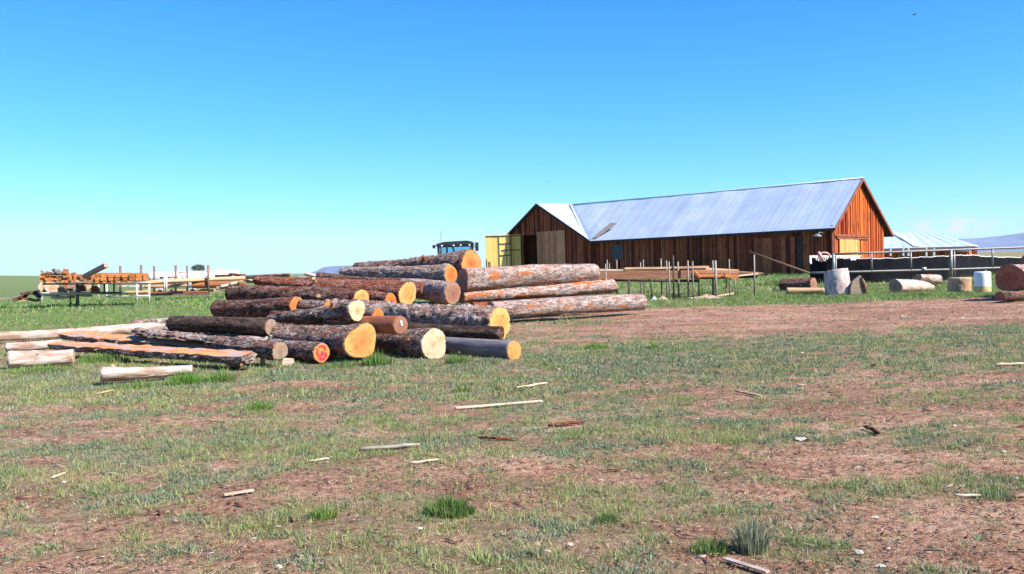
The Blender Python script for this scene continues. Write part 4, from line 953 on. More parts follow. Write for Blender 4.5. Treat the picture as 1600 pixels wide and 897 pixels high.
# ------------------------------------------------------------------ lumber rack in front of the barn
rack = empty('lumber_rack', g0(1070, 462), 'open lumber rack of bare poles with tall uprights, in front of the barn', 'rack')
posts = [(947,412,452,.045,40,0),(983,436,458,.06,0,1),(1018,437,456,.05,0,1),(1075.5,407,466,.055,0,0),(1114,434,463,.055,0,0),(1149,432,456,.05,0,0),(1092,434,455,.05,0,0),(1135,432,454,.05,0,0),(1179,398,451,.055,0,0),
  (1042,407,448,.05,0,0),(1046,409,453,.05,0,0),(1052.5,399,452,.06,0,1),(1083,408,450,.045,0,0),(1118.5,407,449,.085,0,0),(1140,405,452,.04,0,0),(949.5,406,446,.04,0,0),(953,411,446,.035,0,0),(962.5,406,446,.05,0,1),(964.5,406,446,.04,0,0),
  (1001.5,410,446,.05,0,0),(1006,406,446,.04,0,0),(1033.5,404,447,.05,0,0),(1060,409,447,.06,0,0),(1114.5,407,446,.045,0,0)]
for (px, y0, y1, r_, _, dk_) in posts:
    p = g0(px, y1); t_ = P(px-.8, y0, p.y); m = MB(); m.tube([p-Vector((0,0,.1)), t_], [r_*.72, r_*.6], 7); m.build('post', 'wood_dark' if dk_ else 'wood_weathered', rack)
for (a, b_) in (((940,437.5,39),(1090,439,39)), ((1085,434.5,39),(1182,432.5,39.5)), ((945,431,42),(1185,428,42))):
    m = MB(); m.tube([P(*a), P(*b_)], .06, 7); m.build('rail', 'wood_dark', rack)
LB = 'boards on the rack by the barn'
def brd(label, a, b_, w, h, mat, group=LB, cat='board', name='board', up=(0,0,1)):
    m_ = MB(); m_.beam(a, b_, w, h, up=up); c = (Vector(a)+Vector(b_))/2; d = Vector(b_)-Vector(a); L = d.length
    o_ = empty if False else None
    me = bpy.data.meshes.new(name); q = d.to_track_quat('X', 'Z')
    V = [(sx*L/2, sy*w/2, sz*h/2) for sx in (-1,1) for sy in (-1,1) for sz in (-1,1)]
    # sag a little: split into segments
    n = 6; V = []; Fc = []
    sag = random.uniform(-.012, .012)*L*.35; tw = random.uniform(-.06, .06)
    for i in range(n+1):
        f = i/n; x = (f-.5)*L; z = sag*(1-(2*f-1)**2); a_ = tw*(f-.5)
        for (yy, zz) in ((-w/2,-h/2),(w/2,-h/2),(w/2,h/2),(-w/2,h/2)): V.append((x, yy*math.cos(a_)-zz*math.sin(a_), z+yy*math.sin(a_)+zz*math.cos(a_)))
    for i in range(n):
        for k in range(4): A_ = i*4+k; B_ = i*4+(k+1) % 4; Fc.append([A_, B_, B_+4, A_+4])
    Fc.append([3,2,1,0]); Fc.append([n*4+k for k in range(4)]); Fc = [f[::-1] for f in Fc]
    me.from_pydata(V, [], Fc); me.update(); o = link(name, me, mat); o.location = c; o.rotation_mode = 'QUATERNION'; o.rotation_quaternion = q
    tag(o, label, cat, group); return o
brd('widest brown plank on edge, running left half of the rack by the barn', P(928,430,38.6), P(1092,429,38.4), .05, .36, 'lumber_brown')
brd('upper tan board lying on the wide brown plank', P(974,419.5,39), P(1105,417,39.5), .5, .09, 'lumber_tan')
brd('second board tucked under the upper tan one', P(976,422.8,39), P(1100,420,39.6), .45, .07, 'lumber_brown')
brd('pale short board at the left end of the rack behind the log heap', P(922,422,41), P(975,422.5,41), .4, .10, 'lumber_pale')
brd('long reddish board sticking right to the tall right upright', P(1083,422,38.5), P(1187,427,39.5), .5, .06, 'lumber_brown')
brd('pale board end poking out at the rear right of the rack', P(1090,420,40.5), P(1150,423,41), .5, .12, 'lumber_tan')
brd('red board stacked mid rack, beneath the pale rear one', P(1084,425,38.5), P(1150,425.5,39), .5, .08, 'lumber_brown')
brd('bright orange bark-edged board at the lower right of the rack', P(1088,430.5,37.9), P(1152,431,38.0), .4, .12, 'lumber_orange')
brd('lowest grey-brown board under the orange one', P(1085,433,38.2), P(1150,433.5,38.6), .5, .08, 'lumber_brown')
brd('thin pale batten slanting up at the right end of the rack', P(1128,434,38.8), P(1184,427.5,39.2), .12, .06, 'lumber_pale')
brd('ragged orange offcut hanging over the front right corner of the rack', P(1132,430,37.6), P(1151,433,37.6), .2, .16, 'lumber_orange', cat='offcut', name='offcut')
brd('crooked orange offcut at the middle of the rack front', P(1084,423,37.6), P(1094,434,37.5), .2, .10, 'lumber_orange', cat='offcut', name='offcut')
GB = 'boards on the ground at the rack'
brd('bleached board on the grass at the foot of the middle post', P(1076,466.5,36.9), P(1100,463.5,37.5), .2, .05, 'lumber_pale', GB)
brd('bleached board on the grass pointing up right from the short legs', P(1115,463,37.5), P(1144,458.5,39.2), .2, .05, 'lumber_pale', GB)
def heap(label, px, py, wpx, hpx, mat, name='sawdust_heap', cat='heap', dz=0, group='heaps under the rack', seed=0):
    c = g0(px, py); k = c.y/F; w = wpx*k/2; h = hpx*k; n = 26; V = []; Fc = []
    for r in range(9):
        f = r/8
        for j in range(n):
            a_ = 2*math.pi*j/n; rr_ = f*(1+.25*(float(vn2(math.cos(a_)*2+5, math.sin(a_)*2+seed, 5))-.5))
            V.append((w*rr_*math.cos(a_), w*.7*rr_*math.sin(a_), h*(1-f)**1.3*(.8+.4*float(vn2(f*6+j, j*.9+seed, 9))) - .03))
    for r in range(8):
        for j in range(n): q = r*n+j; q2_ = r*n+(j+1) % n; Fc.append([q, q+n, q2_+n, q2_])
    me = bpy.data.meshes.new(name); me.from_pydata(V, [], Fc); me.update(); o = link(name, me, mat); o.location = c; tag(o, label, cat, group); return o
heap('pale sawdust heap beneath the left half of the lumber rack', 1035, 452, 34, 9, 'heap_tan', seed=1)
heap('wide low tan heap of bark beneath the right half of the rack', 1105, 451, 70, 8, 'heap_tan', seed=2)
heap('small reddish heap at the left under the rack, beside the pale logs', 1000, 452, 30, 6, 'heap_tan', seed=3)
heap('flat grey plastic-looking mound beside the pale sawdust heap', 1022, 451, 16, 9, 'tank_grey', seed=4)

# ------------------------------------------------------------------ left lumber yard
YL = 50.0
rk = empty('pipe_rack', g0(150, 478), 'white and green pipe rack holding stacked orange lumber, left of the heap', 'rack')
for (px, y0, y1, r_, mt) in ((65,441,475,.06,'pipe_white'),(62,439,472,.08,'pipe_green'),(59,440,471,.05,'pipe_green'),(121,441,479,.10,'pipe_green'),(110,441,477,.05,'pipe_green'),
    (154,443,469,.055,'pipe_white'),(166.5,444,471,.065,'pipe_white'),(178.5,444,463,.05,'pipe_white'),(163,444,460,.05,'metal_dark'),(178,443,460,.05,'metal_dark'),(214,444,472,.065,'pipe_white'),(233,442,474,.065,'pipe_white')):
    p = g0(px, y1) if y1 > 468 else P(px, y1, 53); t_ = P(px, y0, p.y); m = MB(); m.tube([(p.x, p.y, gh(p.x,p.y)-.1 if y1 > 468 else p.z), t_], r_, 8); m.build('post', mt, rk)
for (a, b_, mt) in (((64,458,50),(206,459,53),'pipe_white'), ((66,443.8,50),(234,442.6,50),'metal_dark'), ((166,464,51),(232,462,50.5),'pipe_white'), ((206,441.5,50.5),(234,441.5,50),'pipe_white'), ((110,456,50),(190,457.5,52),'metal_dark')):
    m = MB(); m.tube([P(*a), P(*b_)], .05, 7); m.build('rail', mt, rk)
LS = 'squared timbers on the pipe rack'
rr = random.Random(5)
def timbers(px0, px1, ytop, ybot, Y, rows, label, grp, mats, wide=(6, 12), dep=2.6):
    for r_ in range(rows):
        x = px0+rr.uniform(-1, 1); yt = ytop+(ybot-ytop)*r_/rows; yb = ytop+(ybot-ytop)*(r_+1)/rows-.1
        while x < px1-3:
            w = min(rr.uniform(*wide), px1-x); a = P(x, yb, Y); b_ = P(x+w-.5, yt, Y); c = (a+b_)/2; wd = (b_.x-a.x); h = (b_.z-a.z)
            o = brd(label, Vector((c.x, c.y-rr.uniform(0,.15), c.z)), Vector((c.x-.9*rr.uniform(.9,1.1), c.y+dep, c.z)), wd, h*.96, rr.choice(mats), grp, 'timber', 'timber'); x += w
timbers(64, 108, 427.0, 441.5, 50.0, 4, 'orange squared timber in the left stack on the pipe rack, under the loose offcuts', LS+', left', ['lumber_orange']*3+['lumber_brown'])
timbers(108, 146, 428.5, 441.5, 50.4, 3, 'orange squared timber in the middle stack on the pipe rack, under the leaning beam', LS+', middle', ['lumber_orange']*2+['lumber_tan','lumber_brown'])
timbers(151, 229, 428, 444.0, 50.6, 3, 'orange squared timber in the neat right stack on the pipe rack', LS+', right', ['lumber_orange','lumber_orange','boards_pine'], (6, 13))
brd('long curved orange plank lying flat on top of the neat right stack', P(158,427.2,51.4), P(228,427.8,51.2), .5, .06, 'lumber_orange', None, 'plank', 'plank')
brd('thin orange plank on top of the neat stack, at its left', P(151,427.6,51.6), P(205,426.6,52), .5, .05, 'lumber_tan', None, 'plank', 'plank')
brd('thick peeled beam leaning up to the right from the middle stack', P(132,432.5,50), P(166,414.5,48.6), .24, .22, 'lumber_rose', None, 'beam', 'beam')
for i, (a, b_, mt, lb) in enumerate((((70,427.5),(65,423),'lumber_grey','small blue-grey offcut at the far left end of the left stack'),((88,427),(83,421),'metal_dark','dark offcut leaning on the left stack, left of a pair'),((93,427),(87,421.5),'lumber_grey','grey offcut leaning beside the dark one on the left stack'),
        ((97,427.5),(91,421.5),'lumber_grey','grey offcut leaning rightmost of the loose trio'),((80,427.5),(73,425.6),'lumber_brown','flat brown offcut on the left stack'),((107,427),(99,424),'lumber_orange','orange offcut heaped at the right end of the left stack'),
        ((106,423.5),(100,421.5),'lumber_brown','reddish offcut topping the right end of the left stack'),((104,420),(103,424),'lumber_tan','upright tan offcut highest on the left stack'),((118,427),(112,429),'lumber_brown','brown offcut at the left of the middle stack'))):
    brd(lb, P(a[0],a[1],49.9), P(b_[0],b_[1],49.9), .18, .13, mt, 'loose offcuts on the pipe rack', 'offcut', 'offcut')
# firewood heap behind the rack
FW = 'log rounds heaped behind the pipe rack'
def rnd(label, px, py, Y, d, mat, ea, L=1.2, hd=20, name='log_round'):
    a = P(px, py, Y); b_ = a + Vector((-math.sin(R(hd))*L, math.cos(R(hd))*L, 0)); r_ = d*Y/F/2
    log3(name, label, a, b_, r_, r_*.95, mat, ea, 'end_grey', group=FW, cat='log', rough=.06, oval=.07, nr=24)
rnd('largest pale round with a dark crack, behind the left of the pipe rack', 80, 449.5, 53.5, 20, 'bark_grey', 'end_pale')
rnd('small pale round to the right of the largest cracked one', 96, 453.5, 53, 11, 'bark_grey', 'end_pale')
rnd('pale round at the far left, half covered by the green post', 68, 450, 54, 15, 'bark_grey', 'end_pale')
rnd('upright-looking grey round behind the thick green post', 113, 448, 53.5, 15, 'bark_grey', 'end_grey')
rnd('brown round just right of the thick green post', 126, 451.5, 53, 13, 'bark_brown', 'end_brown')
rnd('pale wedge-like round high behind the middle stack', 138, 446, 54, 12, 'bark_brown', 'end_pale')
rnd('orange-ended round at the right end of the round heap', 147.5, 452.5, 53, 11, 'bark_brown', 'end_orange')
rnd('dark round in the shadow under the middle stack', 103, 445, 54.5, 9, 'bark_char', 'end_red')
rnd('grey round peeping over the rail under the middle stack', 133, 441, 55, 12, 'bark_grey', 'end_grey')
SLB = 'bark strips on the grass by the rack'
for (lb, pts_, w, mt) in (('long curling pale bark strip stretching to the left edge', [(-5,467),(20,466),(30,463),(38,459),(48,459)], .16, 'lumber_grey'), ('arched brown bark strip nearest the green posts', [(35,465),(42,458),(50,456),(58,460),(62,464)], .2, 'bark_brown'),
      ('dark bark strip lying low beside the arched one', [(22,469),(34,466),(44,467),(58,470)], .16, 'bark_red'), ('pale wavy plank beneath the largest round', [(66,459),(74,461),(84,461.5),(92,459.5),(110,460),(140,462)], .2, 'lumber_pale'),
      ('tan bark strip topmost in the curled heap', [(34,458),(44,457),(52,455),(60,455)], .14, 'bark_grey'), ('short tan strip under the curled heap', [(30,471),(44,469),(60,468)], .14, 'lumber_tan'), ('white slab lying under the middle stack', [(84,464),(96,465),(112,464)], .26, 'lumber_pale')):
    m = MB(); pp = [P(x, y, 52+.02*i) for i, (x, y) in enumerate(pts_)]
    fine = []
    for p_, q_ in zip(pp[:-1], pp[1:]):
        for k in range(4): fine.append(p_.lerp(q_, k/4))
    fine.append(pp[-1])
    for p_, q_ in zip(fine[:-1], fine[1:]): m.beam(p_, q_+(q_-p_)*.05, w*3, w*.6)
    o = m.build('bark_strip', mt); tag(o, lb, 'bark strip', SLB)

# post rack with long logs further back
pr = empty('post_rack', g0(270, 461), 'rack of tall dark posts on a brown base beam, holding long peeled logs', 'rack')
for (px, y0, y1, r_) in ((188,415.5,452,.10),(220.5,414,460,.10),(241,415.5,457,.10),(274.5,414.5,459.5,.10),(292.5,415,455.5,.09),(325.5,414,460,.10)):
    m = MB(); a = P(px, y1, 62); m.tube([(a.x, a.y, min(a.z, 0.3)), P(px, y0, 62)], r_*.85, 8); m.build('post', 'metal_rust', pr)
for (px, y0, y1) in ((257,432,457),(260,432,458)):
    m = MB(); m.tube([P(px, y1, 60), P(px, y0, 60)], .06, 8); m.build('post', 'pipe_white', pr)
m = MB(); m.beam(P(216,460.6,61.8), P(328,459.4,61.8), .3, .14); m.build('base_beam', 'metal_rust', pr)
m = MB(); m.beam(P(228,444,63), P(290,443,63), .3, .12); m.build('base_beam', 'metal_rust', pr)
m = MB(); m.beam(P(186,447,63), P(224,447,63), .25, .12); m.build('base_beam', 'pipe_white', pr)
PL = 'peeled long logs on the post rack'
def far_log(label, a, b_, d, mat, ea='end_fresh', group=PL, name='log'):
    r_ = d*a[2]/F/2; log3(name, label, P(*a), P(*b_), r_, r_*.9, mat, ea, 'end_brown', group=group, rough=.02, nr=18)
far_log('topmost long peeled orange log, running from the white tank to the heap', (386,434.5,64),(228,441.5,60),7.0,'peeled_tan')
far_log('bright yellow-orange squared log below the topmost one, right half', (384,444,63),(300,445.5,62),11,'peeled_orange','end_yellow')
far_log('long brown log below the topmost one, left half', (292,446,61.5),(226,447.5,61.2),5,'peeled_tan')
far_log('log low on the rack right behind the white posts', (345,453,63),(240,455,63),4,'peeled_tan')
far_log('thin log lying on the base beam of the post rack', (325,456.5,62),(216,459,62),4,'peeled_orange')
far_log('reddish log lying on the grass at the left foot of the post rack', (232,456,62),(196,457,62),6,'peeled_tan')
SL2 = 'loose slabs right of the post rack'
for i, (a, b_, mt, lb) in enumerate((((338,450),(374,444),'lumber_grey','upper ragged grey slab between post rack and heap'),((334,453),(370,449),'lumber_tan','middle tan slab between post rack and heap'),((333,455),(362,453),'lumber_grey','lowest grey slab between post rack and heap'),
       ((360,443),(395,437),'lumber_pale','pale slab nearest the red-barked log'),((372,441),(396,440),'lumber_brown','brown slab edge beside the dark heap logs'),((345,447),(380,440.5),'lumber_pale','bleached board on top of the loose slabs'))):
    brd(lb, P(a[0],a[1],60), P(b_[0],b_[1],60.5), .45, .16, mt, SL2, 'slab', 'wood_slab')
m = MB(); a = G(330, 457.5)
# white tank on its cradle
def tank():
    Y = 88; e = empty('tank', P(290, 441, Y), 'long white cylindrical tank with grey domed end and red top rail, behind the post rack', 'tank')
    a = P(236, 433.2, Y); b_ = P(372, 430, Y+5); r_ = 8.3*Y/F; d = (b_-a).normalized()
    m_ = MB(); m_.tube([a, a.lerp(b_, .33), a.lerp(b_, .34), a.lerp(b_, .66), a.lerp(b_, .67), b_], [r_, r_, r_*1.02, r_, r_*1.02, r_], 28); m_.build('shell', 'tank_white', e)
    m_ = MB(); m_.tube([a+d*.01, a-d*.18, a-d*.35, a-d*.42], [r_*.995, r_*.88, r_*.55, r_*.12], 28); m_.build('end_dome', 'tank_grey', e)
    m_ = MB(); m_.tube([P(279,426,Y-.3), P(300,425,Y-.3), P(326,424.5,Y-.3), P(352,424,Y)], .06, 6); m_.build('top_rail', 'frame_red', e)
    m_ = MB(); m_.tube([P(250,434,Y-.7), P(278,432.5,Y-.7)], .12, 6); m_.tube([P(281,427,Y-.55), P(287,436,Y-.62)], .06, 6); m_.tube([P(318,425,Y-.4), P(324,434,Y-.5)], .06, 6); m_.build('frame_strip', 'frame_red', e)
    for px in (250, 300, 350):
        m_ = MB(); c = P(px, 442, Y+1); m_.box((c.x-.25, c.y-.5, gh(c.x, c.y)-.2), (c.x+.25, c.y+.4, c.z+.25)); m_.build('cradle', 'tank_grey', e)
tank()
FL = 'dark logs far behind the heap'
far_log('short dark log leftmost of the far row behind the heap', (347,431.5,72),(336,431,72),4,'bark_char','end_grey',FL)
far_log('second dark log of the far row, beside the leftmost short one', (362,431,72),(346,430.5,72),4.5,'bark_char','end_grey',FL)
far_log('long dark log slanting down right in the far row', (384,431,70),(358,428.2,70),5,'bark_brown','end_grey',FL)
far_log('grey log stretching right on the skyline behind the red-barked log', (455,429.5,60),(386,432.5,62),6,'bark_grey','end_grey',FL)
far_log('dark log just beneath the skyline grey log', (402,434,60),(384,433.5,60),5,'bark_char','end_grey',FL)
far_log('bleached split log pointing up left, right of the skyline grey log', (477,427.5,45),(500,433,45),7,'peeled_white','end_pale',FL)
far_log('bleached thin log flat beneath the split one', (466,433.5,46),(498,436,45),4.5,'peeled_white','end_pale',FL)
far_log('bleached board-like log leftmost of the bleached trio', (452,434.8,47),(478,435.4,46),2.5,'peeled_white','end_pale',FL)

# ------------------------------------------------------------------ far tree (foliage in clumps)
def far_tree():
    Y = 240; c = P(309, 431, Y); c.z = gh(c.x, c.y); e = empty('tree', c, 'small round-topped green tree on the skyline behind the white tank', 'tree')
    k = Y/F; m_ = MB(); tp = P(309, 420, Y)
    m_.tube([c, c.lerp(tp, .6), tp], [.3, .22, .08], 7)
    for (dx, y) in ((-5, 417), (5.5, 417), (1, 415)): m_.tube([c.lerp(tp, .6), P(309+dx, y, Y)], [.14, .04], 6)
    m_.build('trunk', 'wood_dark', e)
    rg = np.random.default_rng(3); V = []; Cc = []
    for (dx, y, w, h, n) in ((-5.2, 419.5, 3.6, 4.2, 900), (5.5, 419.0, 4.2, 4.2, 1000), (1, 415.3, 3.2, 2.4, 260), (0, 423, 6.5, 2.5, 420), (9, 421.5, 2, 2, 200)):
        q = P(309+dx, y, Y); n = n//2; pts_ = rg.normal(0, .5, (n, 3))*np.array([w*k, w*k*.8, h*k]) + np.array(tuple(q))
        V.append(pts_)
    V = np.concatenate(V); n = len(V); a_ = rg.normal(0, 1, (n, 3)); a_ /= np.linalg.norm(a_, axis=1)[:, None]; b_ = np.cross(a_, rg.normal(0, 1, (n, 3))); b_ /= np.linalg.norm(b_, axis=1)[:, None]
    s_ = rg.uniform(.09, .2, (n, 1)); T = np.stack([V-a_*s_, V+a_*s_, V+b_*s_*1.6], 1).reshape(-1, 3)
    me = np_mesh('crown', T-np.array(tuple(c)), np.arange(3*n), 3); at_ = me.color_attributes.new('col', 'FLOAT_COLOR', 'POINT')
    cc = np.array([.13, .17, .10, 1])*rg.uniform(.6, 1.4, (n, 1)); cc[:, 3] = 1; at_.data.foreach_set('color', np.repeat(cc, 3, 0).astype(np.float32).ravel()); link('crown', me, 'blade', e)
far_tree()

# ------------------------------------------------------------------ tractor behind the heap
def tractor():
    Y = 40; c0 = P(713, 420, Y); x0 = c0.x; e = empty('tractor', (x0, Y, gh(x0, Y)), 'dark blue tractor cab with roof lights, mostly hidden behind the topmost log', 'tractor')
    zt = P(713, 378.8, Y).z; hw = 27*Y/F; z0 = 1.35
    lean = lambda z: 0.0
    m_ = MB(); prof = [(-hw-.06,zt-.16),(-hw-.02,zt-.06),(-hw*.6,zt+.02),(hw*.7,zt+.05),(hw,zt+.0),(hw+.05,zt-.12)]
    m_.poly([Vector((x0+x, Y-.7, z)) for x, z in prof], thick=(0, 1.5, 0)); m_.build('cab_roof', 'tractor_black', e)
    m_ = MB()
    for sx in (-1, 1):
        for sy in (-.62, .7): m_.beam((x0+sx*(hw-.06)+(-.03*sx), Y+sy, z0), (x0+sx*(hw-.04), Y+sy, zt-.1), .09, .09)
    m_.beam((x0-hw, Y-.62, z0), (x0+hw, Y-.62, z0), .09, .09); m_.beam((x0-hw, Y+.7, z0), (x0+hw, Y+.7, z0), .09, .09); m_.beam((x0-hw+.05, Y-.62, z0), (x0-hw+.05, Y+.7, z0), .09, .09); m_.beam((x0-hw*.45, Y-.62, z0), (x0-hw*.45, Y-.62, zt-.1), .16, .08); m_.beam((x0-.02*hw, Y-.64, zt-.5), (x0-.12, Y-.64, zt-.1), .09, .08)
    m_.beam((x0-hw, Y-.62, zt-.17), (x0+hw, Y-.62, zt-.17), .08, .10); m_.build('cab_frame', 'tractor_black', e)
    m_ = MB(); m_.quadbox((x0, Y-.58, (z0+zt-.15)/2), (hw-.1,0,0), (0,.006,0), (0,0,(zt-.15-z0)/2)); m_.build('windscreen', 'glass', e)
    m_ = MB(); m_.quadbox((x0, Y+.68, (z0+zt-.15)/2), (hw-.1,0,0), (0,.006,0), (0,0,(zt-.15-z0)/2)); m_.build('rear_window', 'glass', e)
    for dx in (-.72*hw, -.05*hw, .35*hw, .85*hw):
        m_ = MB(); m_.tube([(x0+dx, Y-.76, zt-.15), (x0+dx, Y-.68, zt-.15)], .035, 10); m_.build('roof_light', 'plastic_white', e)
    m_ = MB(); m_.box((x0+hw+.12, Y-.5, zt-.42), (x0+hw+.27, Y-.42, zt-.04)); m_.tube([(x0+hw-.05, Y-.5, zt-.25), (x0+hw+.2, Y-.46, zt-.22)], .02, 6); m_.build('mirror', 'tractor_black', e)
    m_ = MB(); m_.box((x0-hw-.22, Y-.5, zt-.25), (x0-hw-.1, Y-.42, zt-.10)); m_.tube([(x0-hw+.05, Y-.5, zt-.15), (x0-hw-.2, Y-.46, zt-.15)], .02, 6); m_.build('mirror', 'tractor_black', e)
    m_ = MB(); m_.box((x0-hw+.05, Y-.6, .7), (x0+hw-.05, Y+.75, z0)); m_.box((x0-.35, Y-2.5, .75), (x0+.35, Y-.6, 1.45)); m_.box((x0-.3, Y-2.6, .85), (x0+.3, Y-2.5, 1.35)); m_.build('body', 'tractor_blue', e)
    m_ = MB(); m_.tube([(x0+.3, Y-1.4, 1.4), (x0+.3, Y-1.4, 2.0)], .04, 8); m_.build('exhaust', 'tractor_black', e)
    m_ = MB(); m_.tube([(x0-hw+.1, Y+.5, zt), (x0-hw+.08, Y+.5, zt+.55)], .008, 5); m_.build('aerial', 'tractor_black', e)
    for (sx, yy, r_, w_) in ((-1, Y+.2, .78, .42), (1, Y+.2, .78, .42), (-1, Y-2.1, .5, .32), (1, Y-2.1, .5, .32)):
        m_ = MB(); cx = x0+sx*.85; m_.tube([(cx-w_/2, yy, r_+.0), (cx-w_/2+.05, yy, r_), (cx+w_/2-.05, yy, r_), (cx+w_/2, yy, r_)], [r_*.9, r_, r_, r_*.9], 28)
        wh = m_.build('wheel', 'tractor_black', e); m2_ = MB(); m2_.tube([(cx-w_/2-.01, yy, r_), (cx+w_/2+.01, yy, r_)], r_*.5, 20); m2_.build('rim', 'tractor_blue', wh)
tractor()
o = brd('brown post stub standing between the topmost log and the yellow barn door', P(765,420,45), P(764,409,45), .18, .14, 'lumber_brown', None, 'post', 'post')
o = brd('short leaning dark rod beside the brown post stub', P(760.5,419,45), P(759.8,405,45), .06, .06, 'metal_dark', None, 'rod', 'rod')

# birds
def bird(label, px, py, Y, s):
    c = P(px, py, Y); m_ = MB(); m_.tube([c+Vector((-.28*s,0,-.04*s)), c+Vector((-.1*s,0,0)), c+Vector((.12*s,0,.03*s)), c+Vector((.26*s,0,.0))], [.02*s,.08*s,.07*s,.02*s], 8)
    m_.poly([c+Vector((-.08*s,0,.02*s)), c+Vector((.1*s,0,.03*s)), c+Vector((.30*s,.45*s,.20*s)), c+Vector((.16*s,.5*s,.18*s))], thick=(0,0,.015*s))
    m_.poly([c+Vector((-.08*s,0,.02*s)), c+Vector((.1*s,0,.03*s)), c+Vector((.26*s,-.45*s,.12*s)), c+Vector((.1*s,-.5*s,.10*s))], thick=(0,0,.015*s))
    o = m_.build('bird', 'bird_black'); tag(o, label, 'bird', 'birds in the sky')
bird('tiny dark bird high in the blue sky at the upper right', 1428, 23, 60, .42)
bird('tiny faint bird in the pale sky above the side gable', 856, 285, 90, .34)

# ------------------------------------------------------------------ grass
PAL = np.array([[.155,.215,.075],[.24,.285,.105],[.18,.22,.13],[.28,.29,.115],[.58,.47,.30],[.44,.33,.20],[.13,.25,.05],[.42,.35,.25]])
def blades(name, C, H, Wd, colr, lean, rg, seg=1):
    """C (n,3) feet, H heights, Wd widths, lean (n,2) tip offset in units of height"""
    n = len(C); a = rg.uniform(0, 2*np.pi, n); d = np.stack([np.cos(a), np.sin(a), np.zeros(n)], -1)*Wd[:, None]/2
    tip = C + np.stack([lean[:, 0]*H, lean[:, 1]*H, H*np.sqrt(np.maximum(.12, 1-np.minimum(.9, (lean**2).sum(1))))], -1)
    if seg == 1:
        V = np.stack([C-d, C+d, tip], 1).reshape(-1, 3); me = np_mesh(name, V, np.arange(3*n), 3); rep = 3
    else:
        mid = C + np.stack([lean[:, 0]*H*.32, lean[:, 1]*H*.32, H*.6], -1)
        V = np.stack([C-d, C+d, mid+d*.8, mid-d*.8, tip], 1).reshape(-1, 3); rep = 5; b0 = np.arange(n)[:, None]*5
        me = np_mesh(name, V, np.concatenate([b0, b0+1, b0+2, b0, b0+2, b0+3, b0+3, b0+2, b0+4], 1).ravel(), 3)
    at_ = me.color_attributes.new('col', 'FLOAT_COLOR', 'POINT'); c4 = np.concatenate([colr, np.ones((n, 1))], 1)
    at_.data.foreach_set('color', np.repeat(c4, rep, 0).astype(np.float32).ravel()); return me
def grass_zone(name, y0, y1, kmax, ntuft, per, h, w, spread, seed, thr=0.33, mat=False):
    rg = np.random.default_rng(seed)
    u = rg.random(ntuft); Y = np.sqrt(y0**2 + u*(y1**2-y0**2)); k = rg.uniform(-kmax, kmax, ntuft); X = k*Y
    cv = cover(X, Y); fine = fbm(X*5, Y*5, 91, 3); keep = rg.random(ntuft) < np.clip((cv-thr)*1.35 + (fine-.5)*3.8, 0.06, 1)
    # not under the heap's middle or the barn
    X, Y, cv = X[keep], Y[keep], cv[keep]; m = len(X)
    ty = .5*fbm(X*.6+40, Y*1.0, 61, 3) + .5*fbm(X*2.7+4, Y*3.3, 66, 3) + rg.normal(0, .09, m)
    kind = np.where(ty < .43, 2, np.where(ty < .50, 0, np.where(ty < .58, 1, 3)))
    dry = rg.random(m) < (.22 + .38*ss(.75, .25, cv)); kind = np.where(dry, rg.choice([4, 5], m), kind)
    weed = fbm(X*1.6+9, Y*2.2, 83, 3) > .60; kind = np.where(weed & (rg.random(m) < .85), 2, kind)
    lush = bump(X, Y, 2.6, 13.8, 5.5, 3.4); kind = np.where((rg.random(m) < lush*.8) & (kind != 2), rg.choice([2, 2, 0], m), kind)
    yard = (Y > 24) & (X < -3); kind = np.where(yard & (rg.random(m) < .75), rg.choice([0, 6, 1, 6], m), kind)
    strip = (Y > 30) & (X > 3); kind = np.where(strip & (rg.random(m) < .8), rg.choice([0, 6, 1], m), kind)
    if mat: kind = rg.choice([4, 5, 7, 7, 3], m)
    th = h*np.exp(rg.normal(-.1, .38, m))*(0.7+.6*cv)*np.where(kind == 2, .62, 1)*np.where(strip, 1.3, 1)
    idx = np.repeat(np.arange(m), per); n = len(idx)
    off = rg.normal(0, 1, (n, 2))*spread*rg.uniform(.5, 1.3, m)[idx][:, None]
    x = X[idx]+off[:, 0]; y = Y[idx]+off[:, 1]; z = gz(x, y)+gmicro(x, y)-.004
    H = th[idx]*rg.uniform(.5, 1.15, n); lean = off/spread*.42 + rg.normal(0, .36, (n, 2)); kd = kind[idx]
    H = np.where(kd >= 4, np.where(kd == 6, H, H*.8), H); lean = np.where(((kd == 4) | (kd == 5) | (kd == 7))[:, None], lean*2.2, lean)
    Wd = w*rg.uniform(.6, 1.4, n)*np.where(kd == 2, 1.9, 1)*np.where((kd == 4) | (kd == 5), .6, 1)
    cl = PAL[kd]*rg.uniform(.6, 1.5, (n, 1))*rg.uniform(.9, 1.1, (n, 3))*1.0
    me = blades(name, np.stack([x, y, z], -1), H, Wd, cl, lean, rg); o = link(name, me, 'blade'); o['kind'] = 'stuff'; o['label'] = 'dead matted straw lying between the weeds' if mat else 'short patchy grass and grey-green weeds on the red soil'; o['category'] = 'grass'
grass_zone('grass', 3.8, 10.5, .72, 44000, 13, .044, .0065, .028, 1)
grass_zone('grass', 10.5, 20, .70, 60000, 10, .052, .011, .044, 2)
grass_zone('grass', 20, 42, .70, 50000, 8, .075, .020, .08, 3)
grass_zone('dry_grass', 3.8, 10.5, .72, 30000, 9, .040, .0042, .05, 11, -.05, True)
grass_zone('dry_grass', 10.5, 24, .70, 26000, 9, .045, .008, .08, 12, .0, True)
grass_zone('grass', 42, 85, .68, 26000, 6, .13, .05, .2, 4, .1)

